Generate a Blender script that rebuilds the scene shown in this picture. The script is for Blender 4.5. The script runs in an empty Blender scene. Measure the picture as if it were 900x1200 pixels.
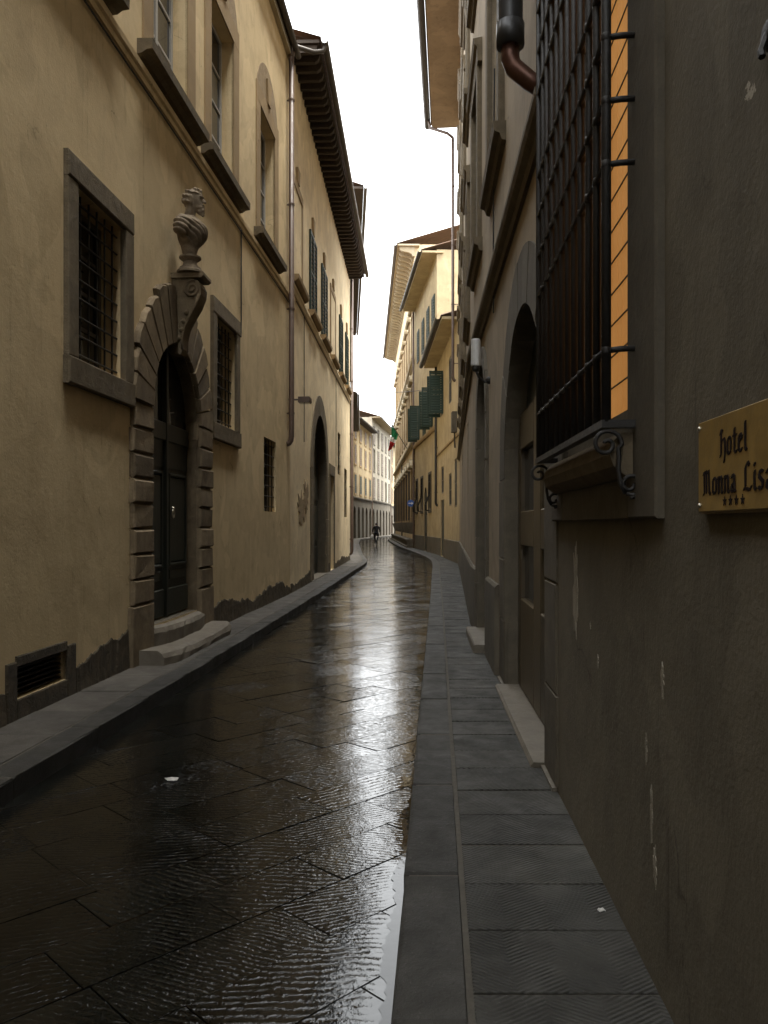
import bpy, bmesh, math, random
import numpy as np
from mathutils import Vector
random.seed(7)
R = math.radians
sc = bpy.context.scene
col = sc.collection

# ------------------------------------------------------------------ camera, sky, sun, exposure
cam_d = bpy.data.cameras.new('camera')
cam = bpy.data.objects.new('camera', cam_d); col.objects.link(cam)
cam.location = (0, 0, 1.6); cam.rotation_euler = (R(90), 0, 0)
cam_d.sensor_fit = 'VERTICAL'; cam_d.sensor_height = 36.0; cam_d.sensor_width = 27.0
cam_d.lens = 936 / 1200 * 36
cam_d.shift_y = 15 / 1200
cam_d.clip_start = 0.05; cam_d.clip_end = 2000
sc.camera = cam

SUN_EL, SUN_AZ = 70.0, 112.0          # azimuth clockwise from +Y (ahead): from behind right
world = bpy.data.worlds.new('World'); sc.world = world; world.use_nodes = True
wt = world.node_tree; wt.nodes.clear()
wo = wt.nodes.new('ShaderNodeOutputWorld'); wb = wt.nodes.new('ShaderNodeBackground')
sky = wt.nodes.new('ShaderNodeTexSky'); sky.sky_type = 'NISHITA'; sky.sun_disc = False
sky.sun_elevation = R(SUN_EL); sky.sun_rotation = R(SUN_AZ)
sky.air_density = 1.0; sky.dust_density = 3.0; sky.ozone_density = 1.0
hs = wt.nodes.new('ShaderNodeHueSaturation'); hs.inputs['Saturation'].default_value = 0.10
wt.links.new(sky.outputs['Color'], hs.inputs['Color'])
mixw = wt.nodes.new('ShaderNodeMix'); mixw.data_type = 'RGBA'
mixw.inputs['Factor'].default_value = 0.75
mixw.inputs['B'].default_value = (7.55, 7.75, 7.85, 1)     # even cloud layer
# soft cloud mottling
tcw = wt.nodes.new('ShaderNodeTexCoord'); nzw = wt.nodes.new('ShaderNodeTexNoise')
nzw.inputs['Scale'].default_value = 2.2; nzw.inputs['Detail'].default_value = 4
mrw = wt.nodes.new('ShaderNodeMapRange'); mrw.inputs['To Min'].default_value = 0.93; mrw.inputs['To Max'].default_value = 1.07
mlw = wt.nodes.new('ShaderNodeMix'); mlw.data_type = 'RGBA'; mlw.blend_type = 'MULTIPLY'; mlw.inputs['Factor'].default_value = 1
wt.links.new(tcw.outputs['Generated'], nzw.inputs['Vector']); wt.links.new(nzw.outputs['Fac'], mrw.inputs['Value'])
wt.links.new(hs.outputs['Color'], mixw.inputs['A'])
wt.links.new(mixw.outputs['Result'], mlw.inputs['A']); wt.links.new(mrw.outputs['Result'], mlw.inputs['B'])
wt.links.new(mlw.outputs['Result'], wb.inputs['Color']); wb.inputs['Strength'].default_value = 0.085
wt.links.new(wb.outputs[0], wo.inputs[0])

sl = bpy.data.lights.new('sun', 'SUN'); sl.energy = 1.5; sl.angle = R(30); sl.color = (1.0, 0.96, 0.88)
so = bpy.data.objects.new('sun', sl); col.objects.link(so)
_v = Vector((math.sin(R(SUN_AZ)) * math.cos(R(SUN_EL)), math.cos(R(SUN_AZ)) * math.cos(R(SUN_EL)), math.sin(R(SUN_EL))))
so.rotation_euler = _v.to_track_quat('Z', 'Y').to_euler(); so.location = _v * 60

sc.view_settings.view_transform = 'Standard'; sc.view_settings.look = 'None'
sc.view_settings.gamma = 1.0; sc.view_settings.use_curve_mapping = False
sc.view_settings.exposure = 3.15
sc.render.engine = 'CYCLES'
cy = sc.cycles
cy.max_bounces = 8; cy.diffuse_bounces = 5; cy.glossy_bounces = 4; cy.transmission_bounces = 4
cy.use_denoising = True; cy.caustics_reflective = False; cy.caustics_refractive = False
cy.sample_clamp_indirect = 6.0

# ------------------------------------------------------------------ materials
def new_mat(name):
    m = bpy.data.materials.new(name); m.use_nodes = True
    t = m.node_tree; b = t.nodes['Principled BSDF']
    return m, t, b
def N(t, typ, **kw):
    n = t.nodes.new(typ)
    for k, v in kw.items(): setattr(n, k, v)
    return n
def L(t, a, b): t.links.new(a, b)
def setv(t, sock, v):
    if hasattr(v, 'is_linked') or hasattr(v, 'node'): t.links.new(v, sock)
    else: sock.default_value = v
def pos(t, kind='world'):
    if kind == 'world': return N(t, 'ShaderNodeNewGeometry').outputs['Position']
    return N(t, 'ShaderNodeTexCoord').outputs['Object']
def vscale(t, v, s):
    n = N(t, 'ShaderNodeVectorMath', operation='MULTIPLY'); L(t, v, n.inputs[0]); n.inputs[1].default_value = s
    return n.outputs[0]
def noise(t, v, scale, detail=4, rough=0.55, dist=0.0):
    n = N(t, 'ShaderNodeTexNoise'); L(t, v, n.inputs['Vector'])
    n.inputs['Scale'].default_value = scale; n.inputs['Detail'].default_value = detail
    n.inputs['Roughness'].default_value = rough; n.inputs['Distortion'].default_value = dist
    return n.outputs['Fac']
def rng(t, v, a, b, c=0.0, d=1.0):
    n = N(t, 'ShaderNodeMapRange'); L(t, v, n.inputs['Value'])
    n.inputs['From Min'].default_value = a; n.inputs['From Max'].default_value = b
    n.inputs['To Min'].default_value = c; n.inputs['To Max'].default_value = d
    return n.outputs['Result']
def mth(t, op, a, b=None, c=None):
    n = N(t, 'ShaderNodeMath', operation=op); setv(t, n.inputs[0], a)
    if b is not None: setv(t, n.inputs[1], b)
    if c is not None: setv(t, n.inputs[2], c)
    return n.outputs[0]
def mixc(t, f, a, b, mode='MIX'):
    n = N(t, 'ShaderNodeMix'); n.data_type = 'RGBA'; n.blend_type = mode
    setv(t, n.inputs['Factor'], f)
    setv(t, n.inputs['A'], a if not isinstance(a, tuple) else (*a[:3], 1))
    setv(t, n.inputs['B'], b if not isinstance(b, tuple) else (*b[:3], 1))
    return n.outputs['Result']
def bump(t, b, h, dist, strength=1.0, prev=None):
    n = N(t, 'ShaderNodeBump'); n.inputs['Distance'].default_value = dist; n.inputs['Strength'].default_value = strength
    L(t, h, n.inputs['Height'])
    if prev is not None: L(t, prev, n.inputs['Normal'])
    L(t, n.outputs[0], b.inputs['Normal'])
    return n.outputs[0]
def objrand(t): return N(t, 'ShaderNodeObjectInfo').outputs['Random']

def plaster(name, c1, c2, stain, amount=0.5, chips=None, rough=0.92):
    m, t, b = new_mat(name); p = pos(t)
    big = noise(t, p, 0.55, 6, 0.6, 0.4)
    mid = noise(t, p, 2.6, 6, 0.65, 0.25)
    streak = noise(t, vscale(t, p, (5.0, 5.0, 0.35)), 1.0, 5, 0.6)
    fine = noise(t, p, 55, 5, 0.65)
    c = mixc(t, rng(t, big, 0.32, 0.68), c1, c2)
    c = mixc(t, rng(t, mid, 0.46, 0.75, 0, amount * 0.9), c, stain)
    st = mth(t, 'MULTIPLY', rng(t, streak, 0.5, 0.78), rng(t, big, 0.40, 0.7))
    c = mixc(t, mth(t, 'MULTIPLY', st, amount), c, stain)
    c = mixc(t, rng(t, fine, 0.3, 0.7, 0.0, 0.22), c, (c1[0]*0.6, c1[1]*0.6, c1[2]*0.6))
    rp = noise(t, p, 0.9, 3, 0.5, 0.6)                       # repaired areas of slightly other tone
    c = mixc(t, rng(t, rp, 0.555, 0.57, 0, 0.30), c, tuple(min(1, x * 1.22) for x in c1))
    c = mixc(t, rng(t, rp, 0.43, 0.415, 0, 0.22), c, stain)
    drip = noise(t, vscale(t, p, (15.0, 15.0, 0.45)), 1.0, 4, 0.65)
    c = mixc(t, mth(t, 'MULTIPLY', rng(t, drip, 0.57, 0.76), rng(t, mid, 0.42, 0.62, 0.0, amount)), c, tuple(x * 0.6 for x in stain))
    spots = noise(t, p, 9.0, 5, 0.75)
    c = mixc(t, rng(t, spots, 0.66, 0.74, 0, 0.5 * amount), c, tuple(x * 0.5 for x in stain))
    # thin hairline cracks
    vo = N(t, 'ShaderNodeTexVoronoi', feature='DISTANCE_TO_EDGE'); vo.inputs['Scale'].default_value = 0.7
    wp = N(t, 'ShaderNodeVectorMath', operation='ADD'); L(t, p, wp.inputs[0])
    wn = N(t, 'ShaderNodeTexNoise'); L(t, p, wn.inputs['Vector']); wn.inputs['Scale'].default_value = 3; wn.inputs['Detail'].default_value = 5
    L(t, vscale(t, wn.outputs['Color'], (0.5, 0.5, 0.5)), wp.inputs[1]); L(t, wp.outputs[0], vo.inputs['Vector'])
    crack = mth(t, 'MULTIPLY', rng(t, vo.outputs['Distance'], 0.0, 0.006, 1, 0), rng(t, mid, 0.55, 0.62))
    c = mixc(t, mth(t, 'MULTIPLY', crack, 0.6), c, (stain[0]*0.4, stain[1]*0.4, stain[2]*0.4))
    if chips:
        cn = noise(t, vscale(t, p, (1.0, 1.0, 0.55)), 3.1, 7, 0.62, 1.2)
        ch = mth(t, 'MULTIPLY', rng(t, cn, 0.715, 0.725), rng(t, big, 0.42, 0.5))
        c = mixc(t, ch, c, chips)
    L(t, c, b.inputs['Base Color']); b.inputs['Roughness'].default_value = rough
    b.inputs['Specular IOR Level'].default_value = 0.25
    p1 = bump(t, b, mid, 0.014, 0.55)
    p2 = bump(t, b, fine, 0.004, 0.6, p1)
    return m

def stone(name, c1, c2, scale=9, bd=0.012, rough=0.85, spec=0.3, var=0.3, coords='world'):
    m, t, b = new_mat(name); p = pos(t, coords)
    a = noise(t, p, scale, 7, 0.65, 0.5); f = noise(t, p, scale * 9, 4, 0.7)
    c = mixc(t, rng(t, a, 0.3, 0.7), c1, c2)
    c = mixc(t, rng(t, f, 0.45, 0.75, 0, 0.45), c, tuple(x * 0.55 for x in c1))
    r = rng(t, objrand(t), 0, 1, 1 - var, 1 + var)
    c = mixc(t, 1.0, c, r, 'MULTIPLY')
    L(t, c, b.inputs['Base Color']); b.inputs['Roughness'].default_value = rough
    b.inputs['Specular IOR Level'].default_value = spec
    p1 = bump(t, b, a, bd, 0.8); bump(t, b, f, bd * 0.35, 0.7, p1)
    return m

def paint(name, c, rough=0.5, metal=0.0, var=0.25, scale=14, bd=0.002, spec=0.5):
    m, t, b = new_mat(name); p = pos(t)
    a = noise(t, p, scale, 6, 0.65)
    cc = mixc(t, rng(t, a, 0.3, 0.75), tuple(x * (1 - var) for x in c), tuple(min(1, x * (1 + var)) for x in c))
    L(t, cc, b.inputs['Base Color']); b.inputs['Metallic'].default_value = metal
    L(t, rng(t, a, 0.3, 0.7, rough * 0.8, min(1, rough * 1.25)), b.inputs['Roughness'])
    b.inputs['Specular IOR Level'].default_value = spec
    bump(t, b, a, bd, 0.6)
    return m

def wood(name, c1, c2, rough=0.6, axis=(9, 9, 0.6)):
    m, t, b = new_mat(name); p = pos(t)
    a = noise(t, vscale(t, p, axis), 3.0, 6, 0.65, 0.6)
    c = mixc(t, rng(t, a, 0.3, 0.7), c1, c2)
    r = rng(t, objrand(t), 0, 1, 0.8, 1.2); c = mixc(t, 1.0, c, r, 'MULTIPLY')
    L(t, c, b.inputs['Base Color']); b.inputs['Roughness'].default_value = rough
    bump(t, b, a, 0.004, 0.6)
    return m

def glass(name, c=(0.012, 0.014, 0.016), rough=0.06):
    m, t, b = new_mat(name); p = pos(t)
    n = noise(t, p, 1.7, 2)
    c2 = mixc(t, rng(t, n, 0.3, 0.7), c, tuple(x * 2.2 for x in c))
    L(t, c2, b.inputs['Base Color']); b.inputs['Roughness'].default_value = rough
    b.inputs['Specular IOR Level'].default_value = 0.7
    bump(t, b, n, 0.01, 0.15)
    return m

def road_stone(name, pieces=True):
    """wet, chisel-dressed stone slabs; water lies in the gutter along the right kerb"""
    m, t, b = new_mat(name)
    w = pos(t); o = pos(t, 'object') if pieces else w
    rnd = objrand(t)
    # chisel strokes: direction varies from slab to slab
    rot = N(t, 'ShaderNodeVectorRotate', rotation_type='Z_AXIS'); L(t, o, rot.inputs['Vector'])
    L(t, rng(t, rnd, 0, 1, -0.6, 0.6), rot.inputs['Angle'])
    sep = N(t, 'ShaderNodeSeparateXYZ'); L(t, rot.outputs[0], sep.inputs[0])
    d1 = noise(t, w, 6.0, 4, 0.6); d2 = noise(t, w, 26.0, 3, 0.6)
    r2 = mth(t, 'FRACT', mth(t, 'MULTIPLY', rnd, 37.7)); r3 = mth(t, 'FRACT', mth(t, 'MULTIPLY', rnd, 91.3))
    ph = mth(t, 'ADD', mth(t, 'MULTIPLY', sep.outputs['Y'], rng(t, r2, 0, 1, 2 * math.pi / 0.046, 2 * math.pi / 0.026)),
             mth(t, 'ADD', mth(t, 'MULTIPLY', d1, 11.0), mth(t, 'MULTIPLY', d2, 3.4)))
    # flat tops with narrow chisel grooves
    wave = mth(t, 'MULTIPLY', mth(t, 'POWER', mth(t, 'SUBTRACT', 1.0, mth(t, 'ABSOLUTE', mth(t, 'SINE', mth(t, 'MULTIPLY', ph, 0.5)))), 1.8), -1.0)
    brk = mth(t, 'MULTIPLY', rng(t, noise(t, vscale(t, w, (1.0, 0.8, 1.0)), 24.0, 4, 0.65, 0.6), 0.40, 0.58, 0.0, 1.0), rng(t, noise(t, w, 2.1, 3, 0.6), 0.35, 0.6, 0.35, 1.0))
    ridge = mth(t, 'MULTIPLY', mth(t, 'MULTIPLY', wave, brk), rng(t, r3, 0, 1, 0.55, 1.15))
    coarse = noise(t, w, 3.2, 4, 0.6)
    pits = noise(t, w, 70.0, 3, 0.6)
    # gutter distance: how far a point lies from the kerb line on the right
    sw = N(t, 'ShaderNodeSeparateXYZ'); L(t, w, sw.inputs[0])
    kerb_x = mth(t, 'MULTIPLY_ADD', sw.outputs['Y'], 0.0655, -0.135)
    dist = mth(t, 'SUBTRACT', kerb_x, sw.outputs['X'])
    gn = noise(t, w, 5.0, 5, 0.7)
    wet = rng(t, mth(t, 'SUBTRACT', dist, mth(t, 'MULTIPLY', gn, 0.20)), -0.03, 0.02, 1, 0)
    near = rng(t, sw.outputs['Y'], 2.0, 16.0, 1, 0)
    wet = mth(t, 'MULTIPLY', wet, near)
    dry = mth(t, 'SUBTRACT', 1.0, wet)
    h = mth(t, 'ADD', mth(t, 'MULTIPLY', ridge, 1.0), mth(t, 'MULTIPLY', pits, 0.16))
    h = mth(t, 'MULTIPLY', h, mth(t, 'MULTIPLY_ADD', dry, 0.97, 0.03))
    base = mixc(t, rng(t, coarse, 0.3, 0.7), (0.0032, 0.0038, 0.003), (0.0085, 0.0085, 0.0070))
    base = mixc(t, 1.0, base, rng(t, rnd, 0, 1, 0.5, 1.6), 'MULTIPLY')
    L(t, base, b.inputs['Base Color'])
    rr = mth(t, 'MULTIPLY', rng(t, noise(t, w, 11, 4, 0.65), 0.3, 0.7, 0.045, 0.11), mth(t, 'MULTIPLY_ADD', dry, 0.8, 0.2))
    L(t, rr, b.inputs['Roughness'])
    b.inputs['Specular IOR Level'].default_value = 0.5
    b.inputs['IOR'].default_value = 1.45
    p1 = bump(t, b, coarse, 0.006, 0.5); bump(t, b, h, 0.0026, 1.0, p1)
    return m

def flag_stone(name, c1, c2, chevron=True):
    m, t, b = new_mat(name); w = pos(t); o = pos(t, 'object'); rnd = objrand(t)
    a = noise(t, w, 5, 6, 0.65, 0.4); f = noise(t, w, 60, 4, 0.7)
    c = mixc(t, rng(t, a, 0.3, 0.7), c1, c2)
    c = mixc(t, 1.0, c, rng(t, rnd, 0, 1, 0.78, 1.22), 'MULTIPLY')
    st = noise(t, w, 1.7, 5, 0.7, 0.5)
    c = mixc(t, rng(t, st, 0.45, 0.7, 0, 0.65), c, tuple(x * 0.4 for x in c2))
    c = mixc(t, rng(t, st, 0.42, 0.25, 0, 0.4), c, tuple(x * 1.7 for x in c1))
    h = f
    if chevron:
        s = N(t, 'ShaderNodeSeparateXYZ'); L(t, o, s.inputs[0])
        u = mth(t, 'ABSOLUTE', mth(t, 'SUBTRACT', mth(t, 'PINGPONG', mth(t, 'ADD', s.outputs['X'], rng(t, rnd, 0, 1, 0.9, 1.3)), 0.17), 0.0))
        ph = mth(t, 'MULTIPLY', mth(t, 'ADD', mth(t, 'MULTIPLY', s.outputs['Y'], 1.0), mth(t, 'MULTIPLY', u, 0.62)), 2 * math.pi / 0.021)
        ph = mth(t, 'ADD', ph, mth(t, 'MULTIPLY', a, 6.0))
        wv = mth(t, 'SINE', ph)
        wear = rng(t, noise(t, w, 4.0, 4, 0.6), 0.38, 0.6, 0.1, 1.0)
        h = mth(t, 'ADD', mth(t, 'MULTIPLY', mth(t, 'MULTIPLY', wv, 0.5), wear), mth(t, 'MULTIPLY', f, 0.6))
        groove = mth(t, 'MULTIPLY', rng(t, wv, -1.0, 0.1, 0.8, 0.0), wear)
        c = mixc(t, groove, c, (0.012, 0.012, 0.011))
    c = mixc(t, rng(t, f, 0.62, 0.8, 0, 0.35), c, (0.26, 0.25, 0.22))
    L(t, c, b.inputs['Base Color'])
    L(t, rng(t, a, 0.3, 0.7, 0.55, 0.8), b.inputs['Roughness']); b.inputs['Specular IOR Level'].default_value = 0.35
    p1 = bump(t, b, a, 0.02, 0.4); bump(t, b, h, 0.006, 1.0, p1)
    return m

MT = {}
MT['ochre'] = plaster('ochre_plaster', (0.68, 0.545, 0.335), (0.60, 0.475, 0.28), (0.42, 0.32, 0.185), 0.62)
MT['ochre2'] = plaster('yellow_plaster', (0.79, 0.66, 0.44), (0.72, 0.59, 0.38), (0.50, 0.395, 0.245), 0.65)
MT['ochre3'] = plaster('pale_ochre_plaster', (0.45, 0.365, 0.225), (0.39, 0.31, 0.19), (0.26, 0.205, 0.125), 0.6)
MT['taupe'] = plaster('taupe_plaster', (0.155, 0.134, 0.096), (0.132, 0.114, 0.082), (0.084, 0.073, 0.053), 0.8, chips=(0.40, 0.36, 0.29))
MT['lit_beige'] = plaster('lit_beige_plaster', (0.33, 0.265, 0.185), (0.28, 0.225, 0.155), (0.18, 0.145, 0.10), 0.6)  # lighter copy of the taupe; the farther wall's stronger light is in the colour
MT['cream'] = plaster('cream_plaster', (0.34, 0.31, 0.25), (0.29, 0.265, 0.21), (0.21, 0.19, 0.15), 0.4)
MT['grey_band'] = plaster('grey_base_plaster', (0.125, 0.108, 0.08), (0.105, 0.09, 0.068), (0.065, 0.055, 0.042), 0.5)
MT['soffit'] = plaster('soffit_plaster', (0.42, 0.36, 0.25), (0.38, 0.32, 0.22), (0.28, 0.23, 0.15), 0.3)
MT['surround'] = plaster('brown_surround_plaster', (0.34, 0.245, 0.135), (0.29, 0.21, 0.115), (0.2, 0.14, 0.08), 0.4)
MT['serena'] = stone('grey_sandstone', (0.19, 0.152, 0.098), (0.105, 0.084, 0.055), 8, 0.02, var=0.15)
MT['portal'] = stone('brown_sandstone', (0.225, 0.172, 0.105), (0.11, 0.083, 0.052), 5, 0.022, var=0.28)
MT['plinth'] = stone('rubble_stone', (0.13, 0.102, 0.064), (0.040, 0.032, 0.021), 9, 0.09, var=0.1)
MT['marble'] = stone('weathered_marble', (0.27, 0.215, 0.15), (0.11, 0.086, 0.06), 12, 0.008, var=0.02)
MT['step'] = stone('worn_step_stone', (0.17, 0.148, 0.115), (0.11, 0.094, 0.072), 6, 0.012, 0.7, var=0.06)
MT['sillstone'] = stone('dark_sill_stone', (0.16, 0.125, 0.078), (0.095, 0.075, 0.048), 9, 0.012, var=0.12)
MT['trim'] = stone('grey_trim_stone', (0.120, 0.102, 0.073), (0.080, 0.068, 0.050), 6, 0.008, var=0.14)
MT['iron'] = paint('wrought_iron', (0.020, 0.018, 0.016), 0.55, 0.3, 0.4, 60, 0.003)
MT['door'] = wood('black_green_door_wood', (0.012, 0.015, 0.012), (0.028, 0.032, 0.025), 0.42)
MT['brown_door'] = wood('olive_brown_door_wood', (0.055, 0.041, 0.022), (0.085, 0.062, 0.032), 0.45)
MT['dark_wood'] = wood('dark_rafter_wood', (0.026, 0.018, 0.012), (0.052, 0.037, 0.024), 0.8, (6, 6, 6))
MT['shutter'] = paint('green_shutter_paint', (0.007, 0.026, 0.015), 0.6, 0, 0.35, 20)
MT['brown_shutter'] = paint('brown_shutter_paint', (0.14, 0.10, 0.065), 0.6, 0, 0.3, 20)
MT['frame'] = paint('grey_window_paint', (0.36, 0.35, 0.33), 0.5, 0, 0.15, 20)
MT['frame_dark'] = paint('brown_window_paint', (0.075, 0.065, 0.05), 0.5, 0, 0.2, 20)
MT['glass'] = glass('window_glass')
MT['pipe'] = paint('brown_painted_pipe', (0.095, 0.062, 0.045), 0.5, 0.0, 0.25, 8)
MT['dark_pipe'] = paint('cast_iron_pipe', (0.030, 0.030, 0.030), 0.45, 0.4, 0.3, 10)
MT['copper'] = paint('brown_copper', (0.075, 0.032, 0.019), 0.42, 0.6, 0.3, 12)
MT['gutter'] = paint('weathered_gutter', (0.075, 0.065, 0.055), 0.5, 0.3, 0.3, 6)
MT['tile'] = stone('terracotta_tile', (0.17, 0.105, 0.07), (0.11, 0.075, 0.05), 5, 0.01, var=0.2)
MT['road'] = road_stone('wet_road_slab_stone', True)
MT['road_far'] = road_stone('wet_road_stone', False)
MT['joint'] = stone('dark_joint_mortar', (0.022, 0.021, 0.018), (0.012, 0.012, 0.011), 20, 0.006, 0.22, 0.5, 0.0)
MT['flag'] = flag_stone('chevron_dressed_flagstone', (0.045, 0.042, 0.033), (0.030, 0.028, 0.022), True)
MT['flag_l'] = flag_stone('worn_flagstone', (0.076, 0.068, 0.056), (0.050, 0.044, 0.036), False)
MT['kerb'] = flag_stone('kerb_granite', (0.040, 0.037, 0.030), (0.027, 0.025, 0.020), False)
MT['mortar'] = stone('pale_mortar', (0.105, 0.094, 0.074), (0.07, 0.062, 0.05), 20, 0.01, 0.85, 0.3, 0.0)
MT['ground'] = stone('earth', (0.12, 0.11, 0.09), (0.09, 0.08, 0.065), 2, 0.02, var=0)
MT['brass'] = paint('aged_brass', (0.36, 0.235, 0.07), 0.42, 0.35, 0.25, 18, 0.002)
MT['brass_dark'] = paint('dark_brass_edge', (0.16, 0.11, 0.05), 0.5, 0.6, 0.2, 20)
MT['letter'] = paint('dark_red_letter_enamel', (0.012, 0.006, 0.005), 0.8, 0, 0.2, 30, 0.002, 0.15)
MT['screw'] = paint('steel_screw', (0.5, 0.47, 0.4), 0.3, 0.9, 0.1, 30)
MT['white_metal'] = paint('grey_white_lamp_metal', (0.55, 0.55, 0.54), 0.4, 0.2, 0.1, 20)
MT['white'] = paint('white_paint', (0.75, 0.74, 0.70), 0.5, 0, 0.08, 10)
MT['blue'] = paint('blue_sign_enamel', (0.03, 0.10, 0.38), 0.4, 0, 0.1, 10)
MT['black_cloth'] = paint('black_cloth', (0.012, 0.012, 0.014), 0.9, 0, 0.3, 30)
MT['grey_cloth'] = paint('dark_grey_trousers', (0.035, 0.037, 0.045), 0.9, 0, 0.3, 30)
MT['skin'] = paint('skin', (0.45, 0.28, 0.2), 0.6, 0, 0.1, 10)
MT['hair'] = paint('dark_hair', (0.02, 0.014, 0.01), 0.7, 0, 0.3, 50)
MT['rubber'] = paint('black_rubber', (0.015, 0.015, 0.015), 0.8, 0, 0.2, 20)
MT['chrome'] = paint('bright_metal', (0.5, 0.5, 0.5), 0.3, 0.9, 0.1, 20)
MT['fl_g'] = paint('flag_green_cloth', (0.015, 0.17, 0.06), 0.85, 0, 0.15, 10)
MT['fl_w'] = paint('flag_white_cloth', (0.70, 0.68, 0.62), 0.85, 0, 0.1, 10)
MT['fl_r'] = paint('flag_red_cloth', (0.42, 0.02, 0.02), 0.85, 0, 0.15, 10)
MT['litter'] = paint('crumpled_paper', (0.6, 0.58, 0.54), 0.8, 0, 0.1, 20)
MT['patch'] = stone('bare_mortar', (0.30, 0.265, 0.205), (0.17, 0.15, 0.115), 10, 0.01, var=0.2)
MT['rubble_patch'] = stone('exposed_masonry', (0.36, 0.27, 0.16), (0.22, 0.165, 0.10), 12, 0.03, var=0.1)
def lit_curtain():
    m, t, b = new_mat('lamp_lit_curtain'); p = pos(t)
    n = noise(t, vscale(t, p, (1, 1, 0.2)), 3.0, 4)
    c = mixc(t, rng(t, n, 0.3, 0.7), (0.50, 0.215, 0.055), (0.62, 0.29, 0.08))
    L(t, c, b.inputs['Base Color']); L(t, c, b.inputs['Emission Color']); b.inputs['Emission Strength'].default_value = 0.055
    b.inputs['Roughness'].default_value = 0.8
    return m
MT['lit'] = lit_curtain()

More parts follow.
